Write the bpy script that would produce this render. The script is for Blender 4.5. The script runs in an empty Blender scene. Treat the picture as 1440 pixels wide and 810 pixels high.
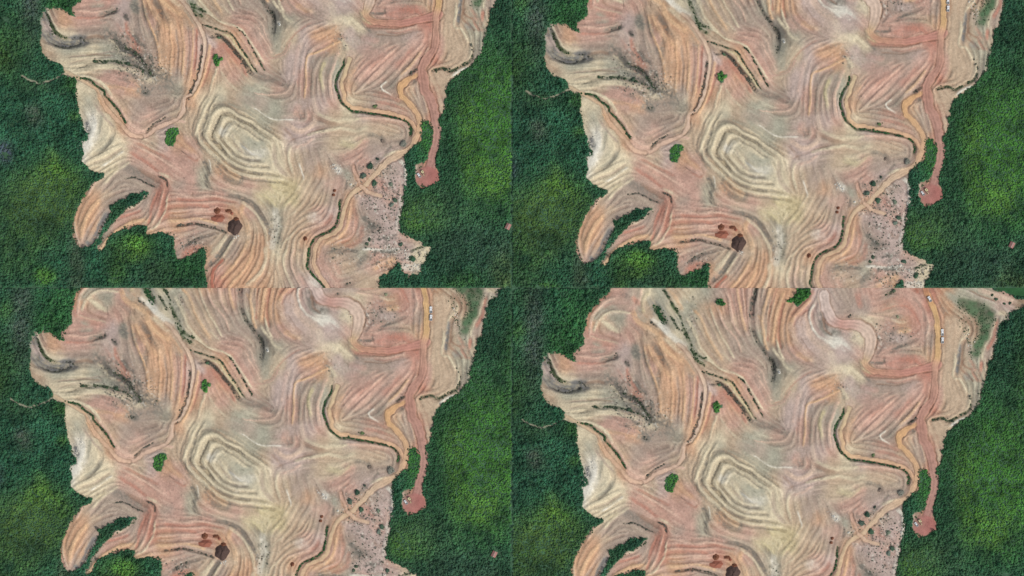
import bpy, math, random
import numpy as np

random.seed(7)
RNG = np.random.default_rng(11)
SC = bpy.context.scene
COL = SC.collection
M = 0.5                        # metres per photograph pixel on the ground

# ------------------------------------------------------------------ camera, sky, sun, exposure
cam_data = bpy.data.cameras.new('camera')
cam = bpy.data.objects.new('camera', cam_data)
COL.objects.link(cam)
cam.location = (0, 0, 2000)
cam.rotation_euler = (0, 0, 0)
cam_data.sensor_width = 36
cam_data.lens = 100.0
cam_data.clip_start = 10
cam_data.clip_end = 6000
SC.camera = cam

SUN_EL, SUN_AZ = math.radians(45), math.radians(125)      # azimuth clockwise from +Y
world = bpy.data.worlds.new('World')
SC.world = world
world.use_nodes = True
wn = world.node_tree
wn.nodes.clear()
sky = wn.nodes.new('ShaderNodeTexSky')
sky.sky_type = 'NISHITA'
sky.sun_disc = False
sky.sun_elevation = SUN_EL
sky.sun_rotation = SUN_AZ
hs = wn.nodes.new('ShaderNodeHueSaturation')
hs.inputs['Saturation'].default_value = 0.45
bg = wn.nodes.new('ShaderNodeBackground')
bg.inputs['Strength'].default_value = 0.105
wo = wn.nodes.new('ShaderNodeOutputWorld')
wn.links.new(sky.outputs[0], hs.inputs['Color'])
wn.links.new(hs.outputs[0], bg.inputs[0])
wn.links.new(bg.outputs[0], wo.inputs[0])

sd = bpy.data.lights.new('sun', 'SUN')
sd.energy = 1.8
sd.angle = math.radians(10)
sd.color = (1.0, 0.96, 0.9)
sun = bpy.data.objects.new('sun', sd)
COL.objects.link(sun)
sun.location = (0, 0, 300)
sun.rotation_euler = (math.pi / 2 - SUN_EL, 0, math.pi - SUN_AZ)

SC.view_settings.view_transform = 'Standard'
SC.view_settings.look = 'None'
SC.view_settings.gamma = 1
SC.view_settings.exposure = 0.40

# ------------------------------------------------------------------ map frames
# four views of the same hillside, joined edge to edge; tie points (view pixels) link them
TIE = [((65.7, 10.5), (56.4, 31.3), (52.6, 58.9), (51.9, 86.5)),
       ((305, 84), (293.7, 109.3), (287.7, 139.6), (286.5, 172.4)),
       ((242, 193), (229.5, 217.9), (224.3, 247), (222.6, 279)),
       ((601, 263), (591, 286), (584, 314), (582.5, 345)),
       ((589.4, 100), (577.6, 126.6), (571.3, 155.4), (570.5, 185.5)),
       ((331, 319), (318, 342.5), (313, 371.8), (310, 400)),
       ((493, 75), (482, 100), (475.3, 130.3), (472.8, 161.7)),
       ((90, 102.8), (79.7, 123.6), (74, 152.1), (75, 180.5))]
AFF, INV = [], []
for k in range(4):
    A = np.array([[t[k][0], t[k][1], 1] for t in TIE])
    B = np.array([t[0] for t in TIE], float)
    m = np.linalg.lstsq(A, B, rcond=None)[0]       # site = [x y 1] @ m
    AFF.append(m)
    INV.append((np.linalg.inv(m[:2]), m[2]))
PAN = [(0, 0), (720, 0), (0, 405), (720, 405)]
VIEW = ['upper left', 'upper right', 'lower left', 'lower right']

def to_site(k, p):
    return np.c_[np.asarray(p, float), np.ones(len(p))] @ AFF[k]

def to_local(k, p):
    return (np.asarray(p, float) - INV[k][1]) @ INV[k][0]

FR = {'A1': (0, 0, 0), 'A2': (0, 240, 0), 'A3': (0, 480, 0), 'B1': (0, 0, 135), 'B2': (0, 240, 135),
      'B3': (0, 480, 135), 'C1': (0, 0, 270), 'C2': (0, 240, 270), 'C3': (0, 480, 270),
      'D1': (3, 0, 0), 'D2': (3, 240, 0), 'D3': (3, 480, 0)}

def F(f, s):
    """survey sheet f, 'x,y x,y ...' in sixths of a pixel -> site coordinates"""
    k, ox, oy = FR[f]
    p = np.array([[float(v) for v in q.split(',')] for q in s.split()])
    return to_site(k, p / 6.0 + (ox, oy))

# ------------------------------------------------------------------ raster helpers (1 px site grid)
X0, Y0, W, H = -14, -104, 772, 522
gx, gy = np.meshgrid(np.arange(W) + X0, np.arange(H) + Y0)
gx = gx.astype(np.float32); gy = gy.astype(np.float32)

def blur(a, s):
    if s <= 0:
        return a
    r = int(3 * s) + 1
    k = np.exp(-0.5 * (np.arange(-r, r + 1) / s) ** 2); k /= k.sum()
    n0, n1 = a.shape[0] + 2 * r, a.shape[1] + 2 * r
    p = np.pad(a, r, mode='reflect') if min(a.shape) > r else np.pad(a, r, mode='edge')
    kf = np.fft.rfft(k, n1)
    q = np.fft.irfft(np.fft.rfft(p, axis=1) * kf[None], n1, axis=1)
    kf = np.fft.rfft(k, n0)
    q = np.fft.irfft(np.fft.rfft(q, axis=0) * kf[:, None], n0, axis=0)
    return q[2 * r:2 * r + a.shape[0], 2 * r:2 * r + a.shape[1]].astype(np.float32)

def unit(a):
    a = a - a.mean()
    return (a / (a.std() + 1e-9)).astype(np.float32)

def noise(s):
    return unit(blur(RNG.standard_normal((H, W)).astype(np.float32), s))

def samp(a, x, y):
    """bilinear lookup of a site grid"""
    u = np.clip(np.asarray(x) - X0, 0, W - 1.001); v = np.clip(np.asarray(y) - Y0, 0, H - 1.001)
    i = u.astype(int); j = v.astype(int)
    fu = u - i; fv = v - j
    if a.ndim == 3:
        fu = fu[..., None]; fv = fv[..., None]
    return (a[j, i] * (1 - fu) + a[j, i + 1] * fu) * (1 - fv) + (a[j + 1, i] * (1 - fu) + a[j + 1, i + 1] * fu) * fv

wob_x, wob_y = noise(2.2) * 0.9 + noise(7) * 1.2, noise(2.2) * 0.9 + noise(7) * 1.2
wx, wy = gx + wob_x, gy + wob_y

def poly_mask(pts, jit=1.0):
    px, py = gx + wob_x * jit, gy + wob_y * jit
    ins = np.zeros((H, W), bool)
    n = len(pts)
    for i in range(n):
        (x1, y1), (x2, y2) = pts[i], pts[(i + 1) % n]
        if y1 == y2:
            continue
        c = (py > min(y1, y2)) & (py <= max(y1, y2))
        ins ^= c & (px < x1 + (py - y1) * (x2 - x1) / (y2 - y1))
    return ins

def smooth_line(p, n=6):
    p = np.asarray(p, float)
    if len(p) < 3:
        return p
    q = np.vstack([2 * p[0] - p[1], p, 2 * p[-1] - p[-2]])
    out = []
    for i in range(1, len(q) - 2):
        a, b, c, d = q[i - 1:i + 3]
        for t in np.arange(n) / n:
            out.append(0.5 * (2 * b + (c - a) * t + (2 * a - 5 * b + 4 * c - d) * t * t + (3 * b - a - 3 * c + d) * t ** 3))
    out.append(p[-1])
    return np.array(out)

def line_dist(pts, reach, jit=0.6):
    """window slices, distance to a smoothed line, tangent, arc position"""
    q = smooth_line(pts)
    x0 = int(max(q[:, 0].min() - reach - X0, 0)); x1 = int(min(q[:, 0].max() + reach - X0 + 2, W))
    y0 = int(max(q[:, 1].min() - reach - Y0, 0)); y1 = int(min(q[:, 1].max() + reach - Y0 + 2, H))
    if x1 <= x0 or y1 <= y0:
        return None
    sl = (slice(y0, y1), slice(x0, x1))
    px = gx[sl] + wob_x[sl] * jit; py = gy[sl] + wob_y[sl] * jit
    best = np.full(px.shape, 1e9, np.float32); arc = np.zeros_like(best)
    n = len(q) - 1
    for i in range(n):
        ax, ay = q[i]; dx, dy = q[i + 1] - q[i]
        L2 = dx * dx + dy * dy + 1e-9
        t = np.clip(((px - ax) * dx + (py - ay) * dy) / L2, 0, 1)
        d = (px - ax - t * dx) ** 2 + (py - ay - t * dy) ** 2
        b = d < best
        best = np.where(b, d, best); arc = np.where(b, (i + t) / n, arc)
    return sl, np.sqrt(best), arc, q

def lin(c):
    c = np.asarray(c, float) / 255.0
    return np.where(c <= 0.04045, c / 12.92, ((c + 0.055) / 1.055) ** 2.4)

# ------------------------------------------------------------------ soil map (20 px survey cells)
PAL = dict(o=(199, 158, 127), t=(190, 168, 143), p=(196, 159, 143), k=(170, 152, 138), r=(187, 131, 113),
           c=(215, 202, 172), w=(225, 220, 205), g=(170, 168, 149), d=(120, 116, 107), l=(192, 172, 163),
           y=(203, 190, 148), n=(62, 66, 62), e=(62, 82, 60), b=(116, 118, 118), f=(150, 130, 108),
           P=(214, 180, 160), O=(215, 176, 138), R=(168, 110, 92), S=(206, 180, 160), m=(148, 118, 98),
           G=(52, 86, 52), q=(76, 98, 66))
PALL = {k: lin(v) * (0.975, 0.955, 0.925) for k, v in PAL.items()}
SOIL = {
 'A1': 'fffffppplkoo fffkoppklkpo fffdckkkpkko ffftggcgcrko ffftcccggkko ffffcctppkct fffffcctpokk',
 'A2': 'ogttkkkdppkl otttppkdgklc opktopkgtloo oplroppgtlpo opppotptllkg kootptkklpkg gotctggpkpkl',
 'A3': 'lpppktottgkf ctpprprttgtf lkkkkrpttgff ckkpkprttgff tpppkprttkff tppkkrtttfff okkkokrttfff',
 'B1': 'fffffcgotkkk fffffcwcokpk fffffgwcoptl fffffwcgcptl fffffwcccppp ffffffcckkpp fffffftkkkkr',
 'B2': 'kocgtgkgkklp ttccccggkpkt ftccgcgtllkt optccggcllkt pptcgwgcttkk ppgotcccttok kpgptptyytkp',
 'B3': 'ctkktkrkffff clppptrfffff tcttkorfffff cpkkkorfffff ppllkfrfffff kptklfrrffff koplpfrrffff',
 'C1': 'ffffffotkkkr fffffookppkr fffffookpotp fffffpkdofoo fffffkkfffff ffffffffffff ffffffffffff',
 'C2': 'ppppkkyyyttk oppropkgttpl opkkottgttpp pkktktogtopo krotkoocttpt fffpoootktpp fffroootkllp',
 'C3': 'ollplfffffff okllffffffff pkklffffffff okllpcffffff kgpklccfffff tkpopccfffff kttoffffffff',
 'D1': 'fffffffpkcgt fffffopkptgc fffffotgpocg fffffpppptoc fffffppkloko',
 'D2': 'cgkppkoopllk gtoppkoopllk gtktpkooplkp gttkkgoollwl cttkktdoplkc',
 'D3': 'ppkpprogggpf lptpprotkglf ccpoppottkgf cpkkpkottkgf tpkprkottggf'}
acc = np.zeros((H, W, 3), np.float32); wacc = np.full((H, W), 1e-6, np.float32)
for f, s in SOIL.items():
    k, ox, oy = FR[f]
    for r, row in enumerate(s.split()):
        for c, ch in enumerate(row):
            x, y = to_site(k, [(ox + c * 20 + 10, oy + (r + 0.5) * 135 / 7)])[0]
            if f[0] == 'D' and y > -2:
                continue
            x0, y0 = int(x - X0), int(y - Y0)
            a0, a1, b0, b1 = max(x0 - 34, 0), min(x0 + 35, W), max(y0 - 34, 0), min(y0 + 35, H)
            if a1 <= a0 or b1 <= b0:
                continue
            sl = (slice(b0, b1), slice(a0, a1))
            wt = np.exp(-((wx[sl] - x) ** 2 + (wy[sl] - y) ** 2) / (2 * 8.0 ** 2))
            if ch == 'f':
                wt *= 0.15
            acc[sl] += wt[..., None] * PALL[ch]; wacc[sl] += wt
base = acc / wacc[..., None]
base[wacc < 1e-5] = PALL['t']
# ------------------------------------------------------------------ outlines
BARE = np.vstack([
    F('D1', '840,-60 840,0 800,60 730,110 670,170 630,240 615,330 620,480 570,515 530,545 530,585 555,620'),
    F('A1', '630,135 570,100 500,78 470,85 462,55 452,85 420,78 390,58 395,100 360,110 330,180 330,300 335,330 328,360 350,430 385,490 450,530 525,560 530,600 520,640 560,645 630,652 630,700 645,760 648,810'),
    F('B1', '650,0 655,80 680,160 695,230 715,290 745,330 750,350 700,400 690,470 680,530 690,580 740,615 790,645 830,660 862,655 870,665 820,710 750,795 735,810'),
    F('C1', '735,0 690,60 665,125 635,180 620,250 620,320 640,390 665,450 690,475 760,455 800,440 840,360 870,290 930,210 945,170 915,130 975,100 1010,70 1060,60 1100,15 1170,15 1250,8 1255,25 1200,60 1140,110 1060,150 1020,180 980,240 920,300 880,350 860,420 825,475 835,498 880,480 910,430 960,365 1040,310 1110,288 1180,288 1240,305 1245,360 1300,362 1380,345 1440,350'),
    F('C2', '30,370 35,420 20,490 40,530 60,565 90,580 150,555 220,510 290,470 300,520 295,590 310,640 305,700 320,780 325,860'),
    F('C3', '320,860 320,810 310,730 380,700 430,660 470,610 500,600 510,650 560,680 575,730 590,690 660,690 680,620 720,560 750,465 720,450 690,440 680,405 600,385 540,365 490,340 490,290 480,240 500,170 515,90 525,0'),
    F('B3', '540,810 550,700 555,600 540,550 560,500 590,440 620,400 660,370 675,290 680,210 750,200 765,250 775,330 750,430 735,520 700,570 625,590 615,640 610,680 640,740 690,770 760,760 820,720 835,640 800,580 820,500 825,420 845,330 840,280 820,240 825,180 860,160 870,80 890,0'),
    F('A3', '890,810 910,750 915,680 960,655 1010,620 1070,580 1110,545 1150,480 1190,420 1200,340 1215,270 1240,200 1260,100'),
    F('D3', '1170,600 1200,450 1240,330 1300,240 1340,190 1440,140 1560,90 1560,60 1440,95 1390,90 1330,60 1250,35 1170,0 1150,-60')])
bare = poly_mask(BARE, 1.0)
# woods and thickets left standing inside the bare ground
ISL = [np.array([(232, 187), (237, 181), (246, 180), (252, 181), (253, 188), (248, 192), (247, 199), (244, 207), (237, 206), (233, 199)], float),
       F('A2', '365,480 385,455 402,455 410,490 440,482 440,500 415,515 415,550 390,558 370,535'),
       F('D2', '875,115 950,50 965,-60 1070,-60 1085,55 1020,100 970,160 940,115'),
       F('D2', '280,95 300,72 335,90 352,120 330,148 290,130')]
for p in ISL:
    bare &= ~poly_mask(p, 0.7)
PADDOCK = F('D3', '880,80 1000,95 1100,130 1190,180 1205,260 1160,330 1130,420 1080,530 1050,600 1000,600 1000,480 1060,400 1060,300 1000,240 900,150')
paddock = poly_mask(PADDOCK, 0.8)
FIELD = F('D3', '1190,-60 1200,0 1260,30 1340,52 1400,80 1570,40 1570,-60')
field = poly_mask(FIELD, 0.6)

# ------------------------------------------------------------------ traced benches, cuts, gullies and a shadow painted as a grey stroke:  sheet | tone | width px | strength | relief m | points
S = '''
B2|c|26|.4|0|430,190 500,300 600,400 700,560
B2|c|22|.4|0|880,420 860,560 900,700
C2|c|26|.35|0|820,40 920,60 880,160
B1|c|26|.45|0|840,330 960,420 860,540
A2|c|20|.3|0|930,280 1000,330
A2|l|22|.4|0|1000,520 1030,640
B2|l|26|.45|0|1000,260 1120,300 1200,380
D3|t|22|.75|0|835,300 825,450 815,600 805,720
A3|t|25|.8|0|930,300 970,400 980,470
A3|t|20|.75|0|820,650 860,760
A2|t|24|.5|0|960,330 920,430
B2|k|26|.5|0|1160,470 1180,600
B2|g|18|.4|0|800,60 880,140
B2|k|20|.4|0|620,40 760,60
C2|t|30|.5|0|990,250 1000,420
B3|t|22|.4|0|80,250 260,250
B3|k|22|.5|0|250,430 330,420
D2|k|30|.7|0|1330,50 1410,190
D3|k|22|.6|0|40,60 60,190
D2|d|16|.5|0|1170,240 1210,340 1290,370
A3|k|26|.6|0|300,290 450,300 600,290
A3|r|18|.65|0|480,120 600,130 700,190
A3|p|20|.6|0|560,90 680,140 760,230
A1|d|20|.55|0|990,380 1080,460 1180,540 1270,640
A1|d|15|.5|0|860,285 930,300 980,350
A1|k|20|.5|0|960,230 1020,330
A1|d|14|.45|0|1250,480 1270,600
A1|d|18|.4|0|1180,720 1300,740 1420,700
A1|b|15|.75|-1|380,180 410,270 470,335 560,355 680,345
A1|b|12|.8|-.6|370,110 375,200 380,270
C3|l|24|.5|0|400,200 380,300 400,400
C3|d|14|.4|0|230,290 330,320 380,360
B3|l|22|.5|0|420,640 460,740
B1|w|14|.6|0|780,220 790,330 740,430
B1|c|16|.5|0|860,560 960,590
B1|c|18|.4|0|900,200 940,300
C1|b|10|.6|-.3|910,190 850,300 800,400
C1|k|12|.5|0|1000,60 900,120
B1|k|14|.6|0|1040,600 1120,640 1200,690
D2|S|24|.6|0|1010,290 1040,430 1120,520 1210,570
A1|c|4|.7|.3|395,70 430,160 470,240 530,300 600,310
A1|P|3|.6|.3|660,90 760,95 860,90 950,60
A1|r|4|.6|.2|640,150 760,152 880,150
A1|k|4|.4|-.3|680,60 780,50 880,40
A1|p|3|.5|.2|540,200 680,210 800,200 900,190
A1|k|3|.5|-.2|560,240 700,250 840,240
A1|b|15|.85|-1|365,110 380,200 400,270 470,340 560,355 690,345
A1|q|5|.8|-.6|400,130 430,200 450,260 520,310 560,322
A1|n|2|.6|-.4|430,360 500,395 560,400 640,380 690,365
A1|n|2.5|.6|-.4|600,322 680,320 720,350
A1|l|9|.6|0|370,200 380,260
A1|d|6|.75|-.8|900,270 960,330 1010,390 1080,430 1160,470 1220,560 1280,620
A1|e|4|.6|-.6|1040,400 1120,430 1180,480 1240,570 1290,640
A1|c|2.5|.85|-.1|920,330 970,370 1010,430 1080,470 1150,510 1210,570
A1|g|8|.5|0|960,470 1040,500 1100,520
A1|e|4|.8|-.4|780,515 860,525 950,520 1080,545 1180,580 1240,620
A1|k|2|.6|-.2|580,480 700,470 850,455 980,440
A1|m|1.5|.5|-.2|720,460 840,470 960,470
A1|k|2|.6|-.2|580,540 720,500 860,490 960,480
A1|c|7|.7|.4|540,600 700,590 840,565 1000,575 1150,610
A1|n|1.4|.6|-.2|650,580 740,545
A1|p|9|.7|.2|820,680 900,660 1000,690 1140,730
A1|o|5|.5|.2|860,720 1000,740 1140,760
A1|c|4|.7|.3|640,642 760,655 860,700 930,780 950,830
A1|c|4|.7|.2|690,690 760,700 830,760 870,810
A1|d|5|.75|-.4|850,135 920,110 1000,85
A1|n|3|.6|-.3|900,115 990,90
A1|d|5|.8|-.4|1020,110 1060,160 1080,175
A1|g|10|.7|0|1140,20 1150,100
A1|d|5|.5|0|1150,30 1160,110
A1|k|8|.6|-.3|1140,140 1150,240 1150,310
A1|d|7|.4|-.4|1310,0 1350,80 1340,200 1310,340
A1|d|8|.55|-.3|1270,290 1310,340 1300,370
A1|O|3|.7|.4|1200,0 1240,150 1300,280 1340,420 1350,560
A1|k|4|.5|-.3|1190,0 1200,100 1230,200 1270,300 1310,420 1320,560
A1|O|3|.6|.3|1300,90 1370,180 1420,250
A1|r|5|.7|.1|1060,190 1090,280 1150,360 1180,410
A1|d|5|.55|-.3|1120,290 1180,350 1230,400
A1|k|8|.5|0|930,240 1000,330 1080,380
A1|p|3|.5|.2|980,200 1050,300 1110,390
A1|d|10|.6|-.2|1190,740 1260,780
A1|d|7|.6|-.2|1360,650 1420,640
A1|n|3|.5|-.2|1190,770 1250,790
A1|m|6|.3|-.2|1240,480 1260,580 1300,650
A2|O|3|.5|.3|0,200 10,400 0,650
A2|k|3|.5|-.3|50,250 65,420 45,640
A2|O|3|.6|.3|95,200 115,400 100,640
A2|k|2.5|.5|-.3|140,220 155,400 135,640
A2|O|2.5|.6|.3|185,240 190,420 165,660
A2|r|3|.6|-.2|215,240 220,420 190,660
A2|P|6|.7|.3|60,-20 100,20 170,100 230,190 260,260 275,310
A2|o|5|.6|.2|20,40 110,120 190,230
A2|n|3.5|.8|-.8|265,370 260,470 245,560 215,660 170,780 140,830
A2|O|4|.6|.3|330,370 320,480 290,600 240,740 200,830
A2|c|2|.6|.2|300,340 290,450 270,560 230,690 190,810
A2|r|3|.5|-.2|355,400 345,500 310,610 260,740
A2|c|3|.5|.3|400,570 350,680 330,780
A2|l|9|.6|.2|300,310 340,350 380,390
A2|r|6|.7|.2|450,370 520,450 600,560 650,640
A2|p|8|.5|.1|430,420 480,500 540,600
A2|n|5|.85|-.9|330,312 400,300 460,340 510,400 560,460 610,520 650,580 690,625
A2|c|2.5|.6|.3|470,300 510,350 570,430 640,520 700,600
A2|e|2|.7|-.2|270,210 370,240 450,265 520,295 560,350 600,420 650,490 690,560 735,615
A2|y|3|.7|.3|440,290 510,310 550,380 590,440 640,520 700,600
A2|e|2|.6|-.2|560,240 620,290 660,360 700,430 740,500 790,590
A2|c|3|.7|.4|220,20 270,80 330,130 420,185 540,220 610,265 660,340 720,430 785,520
A2|m|1.5|.5|-.2|280,110 350,150 430,205 520,235
A2|O|3|.5|.2|560,265 620,360 680,450 740,550
A2|P|2.5|.6|.3|560,160 680,180 740,230 760,290 810,370 850,450
A2|k|2|.4|-.2|540,190 640,200 700,250 730,320 790,420 830,500
A2|P|2|.5|.2|560,125 700,145 780,215 800,300 840,380
A2|k|2|.4|-.2|600,110 720,130 800,190
A2|c|2|.5|.2|420,30 480,90 520,130
A2|t|3|.5|.2|340,0 420,80 500,140
A2|n|5|.6|-1.0|840,80 865,150 875,220 862,280
A2|d|13|.55|-.6|810,60 880,130 890,220 880,290
A2|g|12|.5|0|920,220 900,330 890,420
A2|w|3|.8|.1|915,195 925,215
A2|r|1.3|.45|-.1|880,470 950,440 1000,350 1060,280 1140,225 1190,195
A2|p|2|.6|.1|780,495 870,490 960,455 1020,360
A2|c|2|.4|.1|940,400 1000,300 1080,220
A2|c|4|.6|.1|860,0 930,90 980,160 1030,185
A2|O|6|.6|.2|1060,40 1130,80 1200,90
A2|k|9|.7|0|1240,90 1240,210
A2|S|14|.6|.1|1330,140 1420,200
A2|o|11|.75|.1|1210,300 1290,300 1390,245
A2|m|1.5|.35|-.1|1210,370 1300,320 1400,240
A2|m|1.5|.35|-.1|1230,280 1330,230 1400,210
A2|O|3|.8|.3|1440,345 1340,395 1240,440 1160,470 1145,560 1140,680 1130,830
A2|d|9|.4|-.3|1200,500 1180,640 1200,800
A2|d|8|.3|-.2|1320,440 1220,490
A2|y|5|.6|.2|1300,520 1270,620 1290,760
A2|k|6|.6|-.2|1360,480 1320,620 1310,800
A2|P|5|.6|.2|1420,430 1370,560 1340,680 1360,810
A2|P|5|.5|.1|1090,380 1060,500 1030,640
A2|k|3|.4|-.1|1120,360 1090,480 1080,620
A2|r|5|.35|0|1090,620 1080,720
A2|d|10|.5|-.3|690,640 800,650 920,690 980,730
A2|P|2|.6|.2|700,780 820,800 960,785 1015,720
A2|g|11|.6|-.1|150,-30 200,60 280,100
A2|q|4|.5|-.2|190,50 240,80 300,100
A3|c|14|.6|.2|60,140 120,200 170,260
A3|d|4|.6|-.2|140,160 200,220 250,270
A3|S|12|.9|.1|75,420 80,470
A3|c|5|.7|.1|0,330 40,380 60,430
A3|k|5|.5|0|40,320 60,370
A3|r|7|.8|-.2|200,185 260,220 400,235 560,225 660,190 720,170
A3|y|6|.55|.3|165,90 200,170 260,200
A3|P|3|.6|.3|250,235 400,250 560,240 650,215
A3|r|3|.6|-.2|380,268 480,278 600,250
A3|p|16|.75|0|640,110 700,180 760,250
A3|P|4|.6|.2|520,170 600,140 650,120
A3|l|4|.6|.1|430,150 470,175
A3|d|4|.6|-.3|240,110 330,110 380,100
A3|d|3|.5|-.3|360,60 370,110
A3|y|4|.6|.2|230,130 280,150
A3|k|22|.35|0|320,290 450,320 600,310
A3|p|8|.7|.2|190,320 300,345
A3|l|18|.4|0|560,330 640,310
A3|P|5|.7|.4|130,690 200,600 300,520 380,470 420,430
A3|k|3|.5|-.3|170,700 290,590 380,520
A3|P|3|.6|.3|220,690 330,570 410,500
A3|k|4|.5|-.3|310,660 420,540 500,460
A3|P|4|.7|.3|470,610 550,500 640,420 680,370
A3|k|2|.5|-.3|500,600 590,510 650,440
A3|O|4|.6|.3|500,640 600,540 670,440
A3|k|3|.5|-.3|560,640 640,540 690,480
A3|P|3|.6|.2|690,490 740,400
A3|w|2|.9|.1|385,688 335,742 420,805
A3|d|11|.5|-.2|400,730 450,690
A3|n|3|.8|-.4|570,630 640,580
A3|d|6|.8|-.3|600,690 640,680
A3|c|2.5|.7|.2|965,20 965,130 950,230 1010,245 1060,330 1100,400 1080,500
A3|b|5|.7|-.3|1000,60 985,200
A3|g|10|.4|0|1050,240 1100,330
A3|e|4|.75|-.6|760,600 850,580 930,600 1000,560 1080,520 1110,460
A3|w|3|.8|.1|940,640 1000,600 1070,575
A3|n|2|.5|-.2|1080,340 1110,430 1080,510
A3|d|9|.5|-.2|1150,330 1140,450
A3|r|8|.65|0|800,330 820,430 780,540
A3|p|12|.5|0|840,330 830,470
A3|t|14|.5|0|800,680 850,760
A3|o|7|.6|.2|110,580 60,660 40,740
A3|k|6|.4|-.2|330,700 240,780
A3|r|9|.4|0|300,800 480,830
A3|m|3|.6|-.1|1050,60 1020,150 1080,210 1130,260
A3|r|5|.5|0|1110,130 1150,230 1190,260
B1|w|7|.9|.3|795,185 805,260 770,340 725,400 705,480
B1|w|7|.7|.2|770,380 740,460
B1|b|6|.75|-.5|720,210 745,270 760,300
B1|g|4|.6|-.2|860,150 850,260 830,330
B1|g|5|.6|-.2|960,330 900,420 800,480
B1|d|4|.35|-.3|930,350 900,430 810,500
B1|c|5|.7|.3|1020,420 900,480 800,530 740,560
B1|w|3|.6|.2|1040,470 940,545 860,600
B1|k|2|.5|-.2|1030,440 920,520 800,565
B1|y|6|.4|.1|1000,600 900,660
B1|O|5|.9|.3|830,0 890,90 960,170 1040,260 1100,320
B1|r|1.6|.5|-.1|860,50 930,140 1010,230
B1|k|3|.5|-.2|800,60 880,170 960,260
B1|P|4|.7|.3|930,0 1000,80 1060,180 1120,250 1200,285 1260,250 1340,210 1400,175
B1|n|2.5|.85|-.4|1225,310 1240,290 1300,240 1400,180
B1|P|13|.7|0|1080,290 1180,320 1240,370
B1|c|5|.5|0|1180,360 1240,380
B1|P|4|.6|.2|1240,340 1330,270 1440,220
B1|d|3|.6|-.2|1270,390 1330,450
B1|P|3|.5|.2|1060,420 1180,480 1300,540 1400,620
B1|r|4|.5|-.2|1100,480 1240,560 1340,640
B1|r|4|.4|-.2|1160,400 1300,470 1440,540
B1|P|3|.4|.2|1180,440 1320,510 1440,590
B1|d|11|.45|-.3|1060,600 1160,650 1280,720 1340,770
B1|m|6|.5|-.2|1180,620 1300,690 1350,720
B1|n|2|.7|-.3|1050,695 1140,690 1240,740 1310,770
B1|n|2.5|.7|-.4|1330,675 1400,710 1415,770
B1|c|4|.6|.2|1350,650 1430,690
B1|P|4|.6|.3|870,670 800,740 750,830
B1|k|4|.5|-.3|1000,640 920,740 860,820
B1|c|4|.5|.2|1100,560 960,650 880,740
B2|c|3|.6|.3|400,10 350,70 330,140 300,220 250,300
B2|d|4|.4|-.4|360,30 320,90 300,170 260,260 220,330 230,400 290,450
B2|c|6|.75|.5|400,120 350,170 325,250 300,330 350,400 440,500 520,560 640,600 760,620 850,625
B2|c|6|.75|.5|400,120 480,110 560,170 680,220 780,300 880,355
B2|d|4|.5|-.5|440,150 560,190 640,230 750,290 850,345
B2|d|4|.5|-.5|420,160 380,250 345,340 420,430 480,530 560,600 680,640 780,665
B2|c|5|.6|.4|450,200 430,300 520,340 570,420 600,520
B2|w|7|.5|.1|420,270 450,320 500,260
B2|k|3|.4|-.2|520,330 560,420 640,520 760,560
B2|w|2.5|.9|.1|600,420 680,480 745,530
B2|g|12|.6|0|640,360 700,420 760,400
B2|b|5|.4|-.1|600,380 640,470 700,520
B2|d|3|.4|-.2|560,200 640,260 740,330
B2|w|1.8|.8|.2|700,100 800,160 880,200 960,205 1040,205
B2|g|5|.6|-.3|620,80 760,170 840,220
B2|d|4|.3|-.2|480,40 600,100 720,180
B2|d|6|.7|-.5|270,540 310,620 300,700 330,780 360,815
B2|w|1.8|.7|.2|325,540 340,600 335,640
B2|d|6|.5|-.4|390,560 430,660 500,710 600,745
B2|O|8|.7|.4|440,560 500,620 560,690
B2|P|6|.6|.3|340,640 420,720 520,765 640,790
B2|d|5|.4|-.3|380,790 480,810
B2|d|6|.5|-.2|590,640 600,730
B2|t|4|.5|.2|640,680 760,720 860,800
B2|R|3|.5|.2|130,500 210,545 240,530
B2|n|1.5|.5|-.1|40,440 110,480 150,500
B2|o|8|.7|.2|70,360 120,420 200,470
B2|P|5|.5|.2|120,320 200,420 270,500
B2|d|6|.35|-.2|210,330 240,420 300,500
B2|P|4|.7|.2|0,220 60,210 130,225
B2|d|8|.5|-.2|120,100 110,150 50,170
B2|S|7|.75|.1|980,240 1080,300 1180,250 1220,160 1205,60
B2|m|3|.4|-.2|990,390 1080,350 1200,300 1300,280
B2|m|4|.35|-.2|960,270 1020,340 1060,400
B2|c|3.5|.7|.2|1150,330 1220,310 1320,290 1440,260
B2|d|11|.4|-.2|1110,130 1120,220
B2|r|8|.5|0|1075,90 1060,150
B2|P|4|.5|.1|1050,440 1150,400 1200,360
B2|c|3|.7|.2|1015,430 1000,530 1030,640
B2|k|7|.45|-.2|880,430 890,560 960,660
B2|w|2|.7|.1|1080,570 1110,650 1120,710
B2|c|3|.4|.1|820,430 850,540 850,620
B2|c|4|.6|.2|1240,150 1330,190 1440,215
B2|m|5|.35|-.1|1230,170 1310,220 1400,230
B2|k|14|.4|0|1150,520 1180,620
B2|w|8|.7|.1|1400,600 1430,640
B2|y|9|.6|.1|880,690 900,740
B2|y|3|.5|.2|820,690 880,790
B2|c|3|.5|.2|1120,700 1060,800
B2|m|1.5|.3|-.1|1260,560 1270,680 1200,800
B3|P|3|.6|.2|150,180 300,185 450,200 540,225 570,260
B3|c|4|.6|.1|0,195 100,195 160,185
B3|c|5|.5|.1|0,270 120,290 220,260
B3|y|8|.4|0|0,400 120,430 200,370
B3|p|9|.6|0|60,520 180,420 210,380
B3|d|6|.5|-.2|220,320 330,340 360,400
B3|k|16|.4|0|230,470 320,420
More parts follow.
